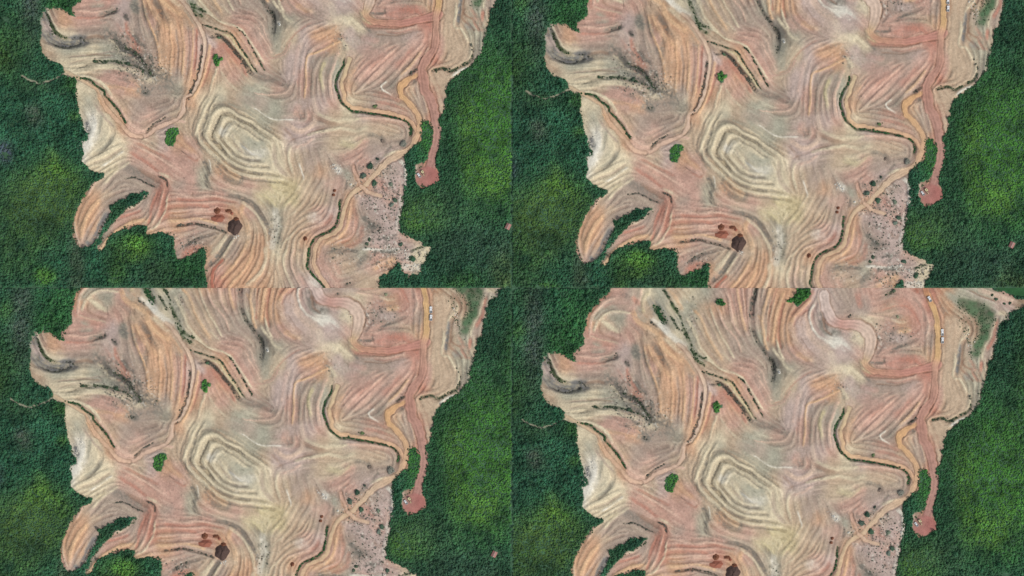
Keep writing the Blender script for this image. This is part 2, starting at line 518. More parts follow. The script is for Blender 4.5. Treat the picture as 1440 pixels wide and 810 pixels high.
B3|w|5|.85|.3|490,545 545,600 545,700 538,800
B3|l|12|.6|0|470,620 500,720
B3|d|4|.6|-.2|360,500 400,440 430,430
B3|d|9|.6|-.1|500,390 530,400
B3|c|5|.7|.1|360,510 440,480 520,470
B3|g|12|.55|0|30,650 80,690
B3|o|6|.7|.1|110,640 140,720
B3|c|5|.7|.1|60,740 100,750
B3|r|8|.5|0|340,740 370,780
B3|r|9|.4|0|320,60 420,70 540,120
B3|e|4|.5|0|260,80 300,90
B3|k|5|.5|0|690,60 700,150
B3|t|7|.7|0|830,40 850,130
B3|n|4|.6|-.2|610,430 615,470
B3|d|4|.6|-.3|40,720 30,790
C1|O|7|.7|.4|830,80 760,170 700,290 690,390
C1|k|4|.5|-.2|890,130 800,240 740,340 715,420
C1|b|6|.75|-.4|900,200 840,300 790,400 730,440
C1|w|1.5|.5|0|900,220 850,320 810,430
C1|c|2|.6|.2|630,250 640,330 675,430
C1|c|2|.7|.2|690,50 668,120
C1|d|7|.4|-.2|900,110 980,60 1060,40
C1|k|10|.5|0|880,80 1000,40
C1|O|5|.7|.3|1250,240 1120,250 1020,300 940,370 880,440 840,490
C1|r|4|.6|.1|1010,210 1100,190 1200,160
C1|c|3|.6|.2|1050,150 1150,110
C1|k|6|.5|0|1180,130 1240,80
C1|r|4|.6|-.2|1340,0 1300,100 1270,200 1250,290
C1|P|3|.6|.3|1380,0 1350,120 1310,220 1260,320
C1|k|2.5|.4|-.2|1310,0 1280,90 1250,170
C1|c|2.5|.6|.3|1420,30 1400,150 1340,270 1280,320
C1|O|6|.6|.2|1260,340 1320,340 1400,310
C2|r|4|.5|-.2|0,120 100,120 250,112 330,130
C2|P|3|.5|.2|0,160 150,155 280,148
C2|k|3|.5|-.2|0,195 120,200 300,190
C2|O|4|.7|.3|0,240 150,232 300,235 400,270
C2|r|4|.4|-.2|60,65 250,75 400,60 560,90
C2|P|3|.4|.2|0,90 200,90 360,90
C2|P|3|.5|.3|80,20 200,40 340,30 460,60 580,80
C2|m|1.5|.5|-.2|190,0 180,30 210,50
C2|n|3|.8|-.6|40,285 120,275 220,270 320,290 420,320 475,345
C2|d|5|.6|-.3|110,460 180,420 250,385 350,350
C2|n|2|.5|-.2|130,445 200,400 260,380
C2|r|6|.5|.1|100,540 180,490 260,450
C2|d|7|.8|-.6|510,385 450,470 400,560 340,610
C2|c|2.5|.7|.2|540,400 490,460 450,540
C2|c|5|.6|.2|470,360 420,440 350,530
C2|O|7|.6|.3|620,100 600,180 640,260 660,340
C2|m|3.5|.45|-.4|700,320 690,420 650,520 560,620 440,760 420,820
C2|O|4|.6|.3|660,400 600,520 520,630 420,740
C2|m|3.5|.45|-.4|760,420 740,540 680,660 600,770
C2|c|5|.6|.3|810,460 800,600 740,700 640,790
C2|O|4|.5|.3|700,440 680,560 600,680 500,800
C2|k|4|.4|-.2|830,560 800,680 720,790
C2|c|4|.5|.2|600,85 690,150 760,230 800,330 815,440
C2|d|6|.65|-.4|560,40 680,90 740,160 800,250 845,320
C2|w|8|.65|-.3|885,150 895,250 875,350 860,460
C2|g|6|.5|-.2|920,200 920,300 890,420
C2|d|2.5|.6|-.2|830,330 825,420
C2|d|8|.4|-.2|790,60 840,120 870,150
C2|y|3|.6|.2|780,20 860,90 900,130
C2|y|5|.5|.2|950,130 1020,60
C2|c|2|.5|.1|1060,160 960,250
C2|c|2|.5|.1|1060,330 950,430 900,480
C2|c|3|.5|.2|980,480 950,580 980,700 1040,820
C2|P|3|.5|.2|1050,480 1020,580 1040,680 1090,790
C2|k|3|.4|-.2|1010,480 985,590 1010,700 1070,810
C2|k|4|.4|-.2|1110,520 1080,640 1140,790
C2|w|14|.5|.1|1200,220 1240,220
C2|r|5|.6|.1|1300,280 1350,230 1360,190
C2|P|2.5|.6|.2|1080,330 1200,300 1300,270
C2|O|7|.5|.2|1360,400 1270,450 1230,540
C2|d|8|.5|-.1|1350,500 1430,500
C2|k|10|.4|0|1300,470 1330,600
C2|d|5|.5|-.2|1080,470 1100,500
C2|w|10|.5|0|1190,740 1250,780
C2|p|10|.4|0|1080,720 1130,790
C3|r|6|.4|-.2|110,130 130,250 80,370 0,430
C3|O|4|.6|.3|70,150 60,250 30,330 -40,400
C3|P|3|.6|.3|110,280 90,360 20,400 -60,430
C3|r|7|.4|.1|180,300 160,400 60,460
C3|w|3|.85|.1|180,480 260,482 330,490 400,495 490,480
C3|d|4|.7|-.3|0,500 60,485 140,505
C3|d|9|.6|-.2|190,540 150,610
C3|d|4|.6|-.2|280,500 400,505 490,530
C3|O|9|.55|.2|280,640 360,580 440,570
C3|P|4|.5|.2|200,660 330,600 420,550
C3|c|14|.75|.1|610,540 660,520 720,480
C3|w|9|.7|.1|530,630 600,640 650,630
C3|l|10|.5|0|540,420 600,460
C3|d|14|.35|0|250,300 330,320
C3|d|7|.5|-.1|190,210 240,260
C3|e|3.5|.75|0|590,495 640,475 690,460
C3|p|10|.4|0|560,400 660,420
C3|n|4|.5|0|30,780 60,770
A1|d|14|.45|-.2|1010,400 1100,470 1190,560 1260,630
A1|d|12|.5|-.2|920,260 960,310 1000,360
A1|g|9|.5|0|980,480 1040,500
A1|c|3|.5|.1|860,560 900,570 1000,560
A1|d|16|.35|0|1200,700 1300,720 1400,690
A2|d|10|.35|0|20,700 60,760 130,770
A2|d|9|.4|0|20,660 0,760
B1|k|14|.4|0|1180,60 1220,120
A2|c|3|.5|.2|430,600 480,680 560,760
A2|d|12|.35|0|860,250 880,320
B2|w|9|.5|0|430,300 470,320
B2|w|12|.45|0|700,500 800,480
A3|l|12|.5|0|0,40 60,100
A3|m|2.5|.5|-.2|200,225 300,240 420,242 560,236
D2|O|3|.5|.2|640,230 680,340 690,430
D3|r|14|.5|0|330,600 480,590 560,600
D3|P|5|.5|.2|330,640 430,650 500,620
D3|m|3|.5|-.2|300,700 450,705 600,680
D3|O|5|.6|.2|60,600 150,680 260,700
D3|l|14|.5|0|350,620 400,640
D1|r|4|.6|.2|830,50 760,95 690,170 640,250 628,340 640,430
D1|P|3|.7|.3|870,90 780,120 700,200 665,290 655,400
D1|k|3|.5|-.2|850,110 770,150 690,240
D1|g|8|.6|-.2|860,165 760,195 690,260
D1|c|3.5|.75|.3|690,370 700,330 730,270 800,215 880,195 1000,205
D1|c|7|.7|.2|750,270 820,330 890,360
D1|g|9|.7|-.1|820,250 940,240
D1|m|3|.5|-.2|730,310 740,370 820,415 900,445
D1|c|2|.6|.2|660,410 780,440 900,470
D1|n|1.3|.5|-.1|900,330 908,440
D1|n|1.3|.5|-.1|1135,350 1130,415
D1|n|1.5|.4|-.1|1088,430 1090,500
D1|g|7|.6|0|700,460 740,470
D1|g|7|.5|0|690,530 760,525
D1|P|3|.5|.3|560,570 680,590 800,560
D1|d|6|.5|0|900,40 980,70
D1|P|4|.6|.3|1090,0 1080,80 1040,150 1000,190
D1|r|7|.6|0|1030,90 1060,120
D1|y|5|.6|.3|1150,40 1100,120 1110,200
D1|g|9|.6|-.3|1060,170 1080,240 1160,290
D1|O|7|.7|.4|1020,200 1060,280 1150,340 1230,390 1260,480 1340,560 1430,620
D1|k|5|.5|-.3|980,270 1040,330 1100,380
D1|b|18|.5|-.6|1170,130 1240,200 1300,300
D1|G|9|.85|-.8|1215,160 1250,220 1280,290
D1|n|3|.7|-.3|1155,265 1220,330
D1|w|6|.7|.1|1170,250 1250,320 1320,390
D1|w|9|.55|.1|1260,300 1340,400 1440,480
D1|c|6|.5|.1|1280,430 1360,500 1440,570
D1|e|3|.7|-.2|1280,10 1330,100 1390,190 1440,290
D1|q|5|.6|-.1|1340,130 1400,210
D1|e|3|.6|-.2|1340,240 1380,310 1410,360
D1|O|5|.5|.2|1310,0 1370,70 1440,190
D1|d|8|.4|-.3|1180,470 1240,560 1300,660
D1|O|4|.5|.3|1140,480 1190,600 1280,720
D1|l|16|.5|0|960,490 970,580
D1|d|12|.7|-.1|1040,520 1060,580
D1|n|6|.6|-.3|860,570 900,560
D1|d|6|.7|-.3|770,600 840,590 900,580
D1|n|6|.6|-.3|940,600 980,640
D2|q|5|.6|-.1|0,320 60,470 110,600 180,645
D2|c|4|.7|.3|30,240 90,360 140,480 200,570 260,640
D2|k|4|.5|-.3|70,230 130,350 190,470 250,570 320,650
D2|O|4|.6|.3|100,190 170,280 210,400 270,510 340,610
D2|k|5|.5|-.3|160,220 230,340 280,450 340,550
D2|c|2.5|.6|.3|230,170 270,290 320,400 390,510 430,590
D2|k|4|.4|-.3|270,190 310,300 370,410 430,510
D2|P|3|.7|.3|300,170 340,290 400,370 460,450 490,540
D2|k|4|.5|-.3|350,170 380,280 440,370 500,460
D2|P|4|.7|.3|350,20 390,80 400,170 420,290 480,400
D2|k|3|.5|-.3|420,20 440,150 460,290 510,390
D2|O|4|.7|.3|460,-10 485,150 500,260 530,360
D2|m|2.5|.4|-.3|520,-10 535,140 540,260
D2|n|6|.75|-.9|625,-20 610,60 588,130 580,230
D2|n|4|.6|-.6|580,340 610,410 640,470 710,560 755,620
D2|d|9|.5|-.3|590,100 580,300 620,420 700,540
D2|n|5|.55|-.8|750,580 765,650 760,700
D2|d|15|.5|-.2|780,640 770,720
D2|w|3|.7|0|800,700 820,690
D2|O|4|.7|.3|740,-10 690,150 670,300 690,450 720,520
D2|r|3|.5|-.3|800,0 740,150 720,330 720,450
D2|O|4|.7|.3|850,40 790,200 770,350 760,460
D2|r|3|.5|-.3|860,120 825,230 810,380 830,520
D2|c|3|.7|.3|790,440 820,530 860,610
D2|k|3|.4|-.2|900,150 870,260 860,400 890,520 960,600
D2|O|5|.6|.3|1080,90 1000,170 940,240 900,330
D2|r|2.5|.5|-.2|1050,180 980,240 930,330
D2|l|14|.6|.2|990,280 1000,400 1060,490 1150,560
D2|S|8|.5|.2|910,310 940,430 1010,530 1090,590
D2|m|3|.4|-.3|900,400 920,480 980,560 1060,620
D2|m|2.5|.3|-.2|990,420 1040,500 1120,570
D2|w|3|.75|.3|1110,140 1065,210 1075,300 1130,390 1210,450 1280,510
D2|d|14|.45|-.4|1170,240 1210,340 1300,370
D2|r|12|.6|0|1230,270 1330,310 1440,310
D2|S|16|.8|.1|1200,100 1230,190
D2|w|9|.6|0|1260,460 1330,440
D2|c|10|.5|0|1250,560 1300,700
D2|k|14|.5|0|1320,600 1400,580
D2|n|2.5|.7|-.2|1380,250 1430,220
D3|S|17|.85|.1|0,300 80,325 140,390 150,480 100,560
D3|m|3|.5|-.3|60,260 160,330 200,420 190,520
D3|k|5|.5|-.2|220,420 240,480 190,560
D3|P|3|.6|.3|120,220 260,250 420,290
D3|r|3|.4|-.2|240,190 340,155 430,150 500,200 540,270 560,340 480,390
D3|P|2.5|.6|.2|260,225 350,190 430,190 480,230 500,290
D3|g|7|.5|0|350,240 400,240
D3|c|4|.6|.1|320,270 440,290
D3|O|7|.6|.2|390,370 470,350
D3|d|5|.65|-.2|300,545 380,500 460,460 545,430
D3|d|3|.6|-.2|250,360 300,390 310,450
D3|e|4|.6|-.1|290,50 350,20
D3|l|9|.4|0|330,430 420,430
D3|r|8|.5|0|40,60 60,150
D3|k|12|.4|0|100,90 130,180
D3|P|3|.7|.3|520,70 600,180 615,260 640,330 610,410
D3|k|3|.5|-.3|490,70 580,170 590,280
D3|k|6|.5|-.1|640,300 650,420 640,560
D3|R|8|.8|0|510,10 560,30
D3|t|9|.6|0|790,270 800,400 790,540
D3|m|2.5|.6|-.1|800,180 900,250 980,310 1005,370 940,450 920,540 920,640 1000,690
D3|c|2|.7|.2|960,320 970,370 900,450 880,560 850,690
D3|b|5|.65|-.3|905,470 880,600
D3|m|12|.6|0|960,260 1020,320 1020,380
D3|k|10|.5|0|960,480 980,560
D3|l|4|.6|0|950,20 1080,80 1190,110
D3|m|2.5|.6|-.1|980,20 1080,70 1200,105
D3|S|8|.8|0|1080,20 1180,50 1280,85 1360,110
D3|k|8|.6|0|1230,150 1280,230
D3|c|6|.6|0|1220,210 1300,220
D3|c|4|.7|.1|1190,290 1150,400 1090,520 1080,600
D3|r|5|.6|.1|1220,270 1180,420 1130,520
D3|r|5|.6|0|1080,620 1060,740
D3|r|5|.6|0|980,600 1040,700
D3|b|9|.5|0|950,740 980,760
D3|g|12|.6|0|800,60 900,130
D3|d|9|.4|0|740,130 780,220
'''
S += """A1|c|1.6|.6|.3|560,330 620,345 700,335
A1|d|2|.6|-.3|440,300 520,340 600,350 690,340
A1|l|3|.6|.2|400,200 430,280 500,345
A1|n|1.6|.5|-.2|480,360 560,372 660,362
A1|g|3|.5|.2|350,250 400,320 480,375
A2|l|16|.4|0|1060,420 1040,560
A3|l|16|.4|0|60,320 160,380 240,330
B2|l|18|.4|0|1040,90 1150,60
D3|l|14|.4|0|320,420 420,430
D2|l|20|.4|0|1330,560 1250,620
A3|p|20|.45|0|200,420 330,500 200,640
A3|p|18|.45|0|420,560 540,450 640,350
A3|r|10|.35|0|260,560 360,480
A3|r|10|.35|0|480,560 600,440
A3|P|3|.5|.3|260,600 380,480 450,420
D3|r|16|.35|0|250,160 380,110 480,180 520,300
D3|p|18|.4|0|200,300 330,330
A2|r|8|.4|0|480,420 560,540
C2|r|8|.3|0|60,80 250,90 420,80
B1|r|12|.3|0|1150,470 1300,560 1400,640
D1|r|10|.3|0|680,420 800,470 900,500
A1|b|13|.7|-.5|600,345 720,350
A1|d|16|.5|-.2|1000,400 1090,470 1170,530
A1|d|12|.55|-.2|1180,520 1250,600 1300,660
A1|n|5|.5|-.3|1110,440 1180,490 1230,560
A1|d|9|.5|-.2|760,340 850,330 900,300
A1|m|5|.4|-.2|720,330 800,310 880,320
A1|d|10|.5|-.1|1180,770 1260,790
A1|d|10|.45|-.1|1370,640 1430,650
A1|d|11|.5|-.1|880,110 980,90
A1|d|9|.5|-.1|1120,60 1160,90
A1|c|2|.6|.2|400,90 440,180 490,260
D1|d|9|.5|0|1120,560 1140,640
B2|c|4|.6|.4|460,180 560,230 640,290 740,350
B2|c|4|.5|.4|380,330 450,430 530,530 640,570 760,590
B2|d|4|.45|-.4|260,300 270,400 340,480 420,560 480,640
B2|c|5|.5|.4|230,250 220,340 280,430 350,500
B2|g|3|.5|-.3|480,60 620,120 760,220 860,290
C2|d|5|.5|-.3|470,30 600,50 700,100 760,180
A3|r|18|.7|0|480,110 600,110 690,160 740,230
A3|r|12|.5|0|400,150 480,130
A3|P|5|.5|.2|520,170 600,140 650,120
A3|m|2|.5|-.3|300,290 450,300 600,270
D2|w|12|.6|0|1260,470 1330,450 1380,500
D2|m|3|.5|-.4|1180,250 1200,340 1260,400
D2|r|8|.5|.2|1090,40 1010,140 930,230
C3|d|6|.6|-.2|180,200 230,270 290,310
C3|n|4|.5|-.2|240,330 300,330 330,300
C3|d|5|.6|-.2|300,400 360,380 420,400
C3|d|7|.5|-.2|420,90 450,60
B3|d|6|.5|-.2|400,690 420,780
B3|d|7|.5|-.1|210,610 270,580 320,530
B3|d|6|.5|-.1|160,690 200,650
B3|k|8|.5|0|400,600 460,660
C3|m|4|.4|-.2|380,180 420,240 460,210
C3|w|5|.6|.2|500,60 490,150 470,250 480,320
"""
STROKES = []
for row in S.strip().split('\n'):
    f, tone, w, st, rel, pts = row.split('|')
    STROKES.append((tone, float(w), float(st), float(rel), F(f, pts)))

# nested angular benches of the pale central mound
HEX = np.array([(306, 154), (298, 168), (291, 190), (303, 207), (316, 220), (330, 231), (345, 237), (365, 239), (386, 241)], float)
HEXR = np.array([(306, 154), (320, 153), (335, 163), (353, 172), (370, 184), (388, 196)], float)
for i, s_ in enumerate((.5, .62, .74, .86, 1.0, 1.13, 1.27, 1.42)):
    lt = i % 2 == 0
    for hp in (HEX, HEXR):
        q_ = (hp - (343, 202)) * (s_, s_) + (343, 202)
        if s_ > 1.2 and hp is HEXR:
            continue
        STROKES.append(('c' if lt else 'd', 4.2 if lt else 3.0, .55 if lt else .42, .4 if lt else -.45, q_))
# haul road, side tracks, forest path, drains
ROAD = np.vstack([F('D3', '600,-30 615,40 670,150 700,250 715,380 710,520 703,600'), F('A3', '800,120 795,240 790,330 775,420 720,500 680,580 685,640 710,760'),
                  F('B3', '740,0 780,120 800,230 812,310 800,400 780,480 765,560 735,640')])
ROAD_W = [(0, 7.5), (.3, 8), (.45, 10), (.6, 14), (.75, 13), (.9, 13), (1, 15)]
TRACK1 = np.vstack([F('A3', '645,630 570,670 495,735 500,785'), F('B3', '510,0 565,50 625,120 657,200 650,290 620,370 590,430 530,480 440,520 360,580 290,660 220,730 140,780'),
                    F('C3', '60,50 30,130 15,200 0,280'), F('C2', '1390,340 1330,365 1260,410 1215,480 1207,580 1240,680 1300,770 1340,830')])
TRACK2 = np.vstack([F('A3', '75,500 40,600 5,690'), F('A2', '1452,740 1462,800'), F('B3', '25,30 80,90 140,97 260,115 420,150 530,180 590,225 625,300')])
PATH = F('A1', '180,640 250,680 330,705 400,680 480,660 525,630')
SROAD = np.vstack([F('D2', '1195,60 1210,180 1262,272 1350,305 1430,302'), F('D3', '60,320 122,375 146,460 122,560 95,630 150,690 300,712 450,706 600,672 700,655')])
TRACK3 = np.vstack([F('A2', '60,-20 100,20 170,100 230,190 265,260 285,330 287,440 268,550 228,680 180,790'), F('B2', '120,20 110,120 60,190 0,222'), F('B1', '1340,258 1250,320 1190,345')])
TRACK4 = np.vstack([F('A1', '545,605 640,650 720,690 800,740 850,810'), F('B1', '890,90 960,170 1040,260 1100,320 1190,345')])
FORK = F('B3', '95,590 125,670 155,735 215,800 330,850')
REDTRACK = F('C2', '445,570 395,620 352,700 358,830')
DRAINS = [np.vstack([F('A3', '30,500 18,560'), F('A2', '1435,590 1405,640 1390,720 1410,790'), F('B3', '0,50 50,95 100,128 180,133 300,152 420,178 520,198 570,235 590,290 578,330')]),
          F('C2', '1430,60 1420,180 1400,270 1340,330 1240,375 1190,430 1165,500 1160,580 1150,630 1190,690 1250,750 1310,820'),
          np.vstack([F('A1', '650,655 760,672 810,720 880,770'), F('B1', '890,0 950,60 1000,120 1040,190 1065,220')])]
# ------------------------------------------------------------------ direction of the benches
CS = 4
ch_, cw_ = H // CS + 1, W // CS + 1
tc = np.zeros((ch_, cw_), np.float32); ts = np.zeros_like(tc); tw = np.zeros_like(tc)
for tone, w, st, rel, pts in STROKES + [('', 6, 1, 0, ROAD), ('', 4, 1, 0, TRACK1), ('', 4, 1, 0, TRACK2)] + [('', 4, 1, 0, d) for d in DRAINS]:
    q = smooth_line(pts)
    d = np.diff(q, axis=0); ang = np.arctan2(d[:, 1], d[:, 0]); L = np.hypot(d[:, 0], d[:, 1])
    i = ((q[:-1, 0] - X0) / CS).astype(int); j = ((q[:-1, 1] - Y0) / CS).astype(int)
    ok = (i >= 0) & (i < cw_) & (j >= 0) & (j < ch_)
    np.add.at(tc, (j[ok], i[ok]), (np.cos(2 * ang) * L)[ok])
    np.add.at(ts, (j[ok], i[ok]), (np.sin(2 * ang) * L)[ok])
C2 = S2 = 0
for s, wgt in ((1.5, 1.0), (3.5, 0.5), (8, 0.2), (18, 0.1)):
    C2 = C2 + blur(tc, s) * wgt; S2 = S2 + blur(ts, s) * wgt
theta_c = 0.5 * np.arctan2(S2, C2)
ci = np.clip((gx - X0) / CS, 0, cw_ - 1.001); cj = np.clip((gy - Y0) / CS, 0, ch_ - 1.001)
i0, j0 = ci.astype(int), cj.astype(int); fi, fj = ci - i0, cj - j0
def up(a):
    return (a[j0, i0] * (1 - fi) + a[j0, i0 + 1] * fi) * (1 - fj) + (a[j0 + 1, i0] * (1 - fi) + a[j0 + 1, i0 + 1] * fi) * fj
theta = 0.5 * np.arctan2(up(S2), up(C2)) + noise(14) * 0.05
DX, DY = np.cos(theta), np.sin(theta)

def lic(n, steps, h=1.3, perp=False):
    vx, vy = (-DY, DX) if perp else (DX, DY)
    out = n.copy(); cnt = 1.0
    for sgn in (1, -1):
        x = (gx - X0).copy(); y = (gy - Y0).copy()
        px, py = vx * sgn, vy * sgn
        for _ in range(steps):
            x = np.clip(x + px * h, 0, W - 1); y = np.clip(y + py * h, 0, H - 1)
            i, j = (x + 0.5).astype(int), (y + 0.5).astype(int)
            i = np.minimum(i, W - 1); j = np.minimum(j, H - 1)
            out += n[j, i]; cnt += 1
            nx, ny = vx[j, i], vy[j, i]
            s = np.where(nx * px + ny * py < 0, -1.0, 1.0)
            px, py = nx * s, ny * s
    return unit(out / cnt)

L1 = lic(noise(0.6), 8)
L2 = lic(noise(1.6), 13)
L3 = lic(noise(3.2), 17)
XR = lic(noise(0.5), 3, perp=True)
N1, N2, N3, N6 = noise(0.7), noise(2.0), noise(5), noise(12)

# ------------------------------------------------------------------ cut benches: parallel steps grown between the surveyed lines
seed = np.zeros((H, W), np.float32)
for tone, w, st, rel, pts in STROKES + [('P', 5, 1, 0, TRACK1), ('P', 5, 1, 0, TRACK2), ('P', 9, 1, 0, ROAD)] + [('n', 4, 1, 0, d) for d in DRAINS]:
    if w > 11:
        continue
    r = line_dist(pts, w + 3, 0.2)
    if r is None:
        continue
    sl, d, arc, q = r
    sg = 1.0 if tone in 'PcOwySlto' else (-0.5 if tone in 'rRp' else -1.0)
    seed[sl] += np.exp(-(d / max(1.6, w * 0.5)) ** 2) * st * sg
gath = []
for sgn in (1, -1):
    x = (gx - X0).copy(); y = (gy - Y0).copy(); px, py = DX * sgn, DY * sgn
    for _ in range(6):
        x = np.clip(x + px * 1.5, 0, W - 1); y = np.clip(y + py * 1.5, 0, H - 1)
        i = np.minimum((x + 0.5).astype(int), W - 1); j = np.minimum((y + 0.5).astype(int), H - 1)
        gath.append((j, i))
        nx, ny = DX[j, i], DY[j, i]
        s = np.where(nx * px + ny * py < 0, -1.0, 1.0)
        px, py = nx * s, ny * s
def benches(lam, iters=7):
    f = noise(lam * 0.2) * 0.5 + seed * 2
    for _ in range(iters):
        g = f.copy()
        for j, i in gath:
            g += f[j, i]
        g = blur(g, 0.17 * lam) - blur(g, 0.45 * lam)
        f = np.tanh(1.6 * unit(g)) + seed * 0.7
    return unit(f)
bn_a, bn_b = benches(5.4), benches(9.0)
mixw = 1 / (1 + np.exp(-3 * (noise(30) + 0.5 * np.exp(-0.5 * (((gx - 350) / 70) ** 2 + ((gy - 210) / 60) ** 2)) - 0.9)))
BN = np.tanh(2.3 * unit(bn_a * (1 - mixw) + bn_b * mixw))

# ------------------------------------------------------------------ relief and colour of the ground
def gauss(x, y, rx, ry=None):
    ry = ry or rx
    return np.exp(-0.5 * (((gx - x) / rx) ** 2 + ((gy - y) / ry) ** 2)).astype(np.float32)

relief = np.zeros((H, W), np.float32)
for x, y, rx, ry, h in ((215, 60, 45, 60, 4), (350, 200, 60, 45, 4), (310, 20, 45, 40, 2.5), (530, 95, 50, 40, 3), (430, 20, 40, 50, 2.5), (270, 280, 60, 30, 3),
                        (360, 360, 40, 40, 3), (470, 350, 50, 50, 2.5), (150, 110, 50, 15, 2.5), (125, 310, 14, 35, 3), (140, 200, 35, 40, 2.5),
                        (385, 60, 14, 90, -2), (170, 55, 50, 15, -1.5), (440, 180, 50, 20, -1.5), (560, 20, 50, 50, 1.5)):
    relief += gauss(x, y, rx, ry) * h
relief += N6 * 0.25 + N3 * 0.1
detail = np.zeros((H, W), np.float32)
smooth = np.zeros((H, W), np.float32)
col = base.copy()
hue = np.clip(L3 * 0.08, -0.2, 0.2)[..., None]
col = col * (1 - np.abs(hue)) + np.where(hue > 0, PALL['c'], PALL['m']) * np.abs(hue)
for tone, w, st, rel, pts in STROKES:
    r = line_dist(pts, w * 1.6 + 3, 0.32)
    if r is None:
        continue
    sl, d, arc, q = r
    prof = np.clip(1.35 - d / (w * 0.55), 0, 1) if w < 3 else 1 / (1 + np.exp((d - w * 0.5) / (0.09 * w)))
    Lq = np.hypot(*np.diff(q, axis=0).T).sum()
    prof = prof * np.clip(np.minimum(arc, 1 - arc) * Lq / (2.0 + 0.3 * w) + (0.35 if w < 7 else 0.7), 0, 1)
    brk = np.clip(0.85 + 0.22 * L2[sl] + 0.12 * N1[sl] + (0.35 * N1[sl] + 0.3 * N2[sl] if tone in 'endq' else (0.12 * N1[sl] + 0.2 * N2[sl] + 0.25 * L1[sl] if tone == 'b' else 0)), 0, 1.2)
    a = np.clip(prof * st * 1.25 * brk, 0, 0.97)[..., None]
    col[sl] = col[sl] * (1 - a) + PALL[tone] * a
    detail[sl] += prof * rel * 1.9
    if (w >= 12 and tone in 'Slrptkgd' and w < 25.5) or (w >= 7 and tone == 'w'):
        smooth[sl] = np.maximum(smooth[sl], prof * 0.85)

vary = np.clip(0.75 + 0.4 * noise(9) + 0.25 * noise(22), 0.15, 1.5) * (1 - smooth)
streak = 1 + (0.04 * L1 + 0.02 * L2) * vary + 0.05 * N1 + 0.035 * N2 + 0.03 * N3
# small cross rills on the cut benches
rill_zone = np.clip(gauss(225, 80, 28, 45) + gauss(370, -40, 24, 40) + gauss(350, 175, 40, 14) + gauss(130, 170, 20, 30) + 0.6 * gauss(560, 50, 40, 40) + .5 * gauss(300, 30, 40, 40), 0, 1)
rill = np.clip(XR - 1.0, 0, 1.6) * rill_zone
streak -= 0.19 * rill
detail -= 0.3 * rill
# stones and dry brush strewn over parts of the ground
stone_zone = np.clip(gauss(530, 255, 32, 22) + gauss(540, 320, 22, 40) + gauss(590, 365, 16, 16) + .35 * gauss(360, 225, 30, 18) + .9 * gauss(205, 100, 28, 17) + .6 * gauss(195, 88, 22, 14)
                     + .7 * gauss(175, 60, 22, 18) + .9 * gauss(540, -20, 35, 14) + .8 * gauss(388, 325, 10, 24) + .2 * gauss(310, 190, 20, 20)
                     + .8 * gauss(270, 345, 22, 14) + .6 * gauss(480, 60, 14, 20) + .8 * gauss(555, 365, 25, 8) + .7 * gauss(268, -35, 8, 40) + .5 * gauss(475, 360, 20, 20), 0, 1)
spk = unit(blur(RNG.standard_normal((H, W)).astype(np.float32), 0.8))
dark_spk = np.clip((spk - 1.25) * 1.6, 0, 1) * stone_zone
lite_spk = np.clip((-spk - 1.3) * 1.5, 0, 1) * np.clip(stone_zone + 0.12, 0, 1)
few = np.clip((unit(blur(RNG.standard_normal((H, W)).astype(np.float32), 0.7)) - 2.6) * 2, 0, 1)
few = np.maximum(few, np.clip(unit(lic(noise(0.5), 2)) - 2.7, 0, 1) * 1.2)
dark_spk = np.clip(dark_spk + few * 0.7, 0, 1)
bz = (np.clip(0.85 + 0.35 * noise(10), 0.2, 1.3) * (1 - smooth) * (1 - 0.75 * stone_zone))
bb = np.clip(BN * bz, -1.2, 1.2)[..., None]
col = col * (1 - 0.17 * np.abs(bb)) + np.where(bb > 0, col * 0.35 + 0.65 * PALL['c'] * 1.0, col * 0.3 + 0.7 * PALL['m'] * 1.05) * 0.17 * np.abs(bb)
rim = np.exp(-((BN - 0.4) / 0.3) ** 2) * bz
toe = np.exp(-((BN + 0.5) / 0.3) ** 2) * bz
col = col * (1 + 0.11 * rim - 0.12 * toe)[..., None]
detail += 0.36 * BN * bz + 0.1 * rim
col = col * streak[..., None]
deb = (np.clip(unit(N2 + 0.6 * N1 + 0.5 * L2) - 0.55, 0, 1.2) * 0.62 * np.clip(stone_zone * 1.3, 0, 1))[..., None]
col = col * (1 - deb) + PALL['d'] * 0.85 * deb
col = col * (1 - 0.6 * dark_spk[..., None]) + PALL['n'] * 0.6 * dark_spk[..., None]
col = col * (1 - 0.55 * lite_spk[..., None]) + PALL['w'] * 0.55 * lite_spk[..., None]
detail += (0.10 * L1 + 0.09 * L2 + 0.07 * L3) * vary + 0.07 * N1 + 0.06 * N2 + 0.25 * dark_spk + 0.2 * lite_spk
cls = np.where(bare, 0, 1).astype(np.int8)

# drains: a grass-grown trench with a pale worn lip on its uphill side
drain_veg = np.zeros((H, W), np.float32)
for i, p in enumerate(DRAINS):
    sl, d, arc, q = line_dist(p, 14, 0.4)
    w = np.clip(1.3 - d / 2.0, 0, 1)
    a = np.clip(w * (0.9 + 0.2 * N2[sl]), 0, 0.95)[..., None]
    col[sl] = col[sl] * (1 - a) + (PALL['e'] * 0.65) * a
    detail[sl] -= 1.1 * np.exp(-(d / 2.4) ** 2)
    drain_veg[sl] = np.maximum(drain_veg[sl], w)

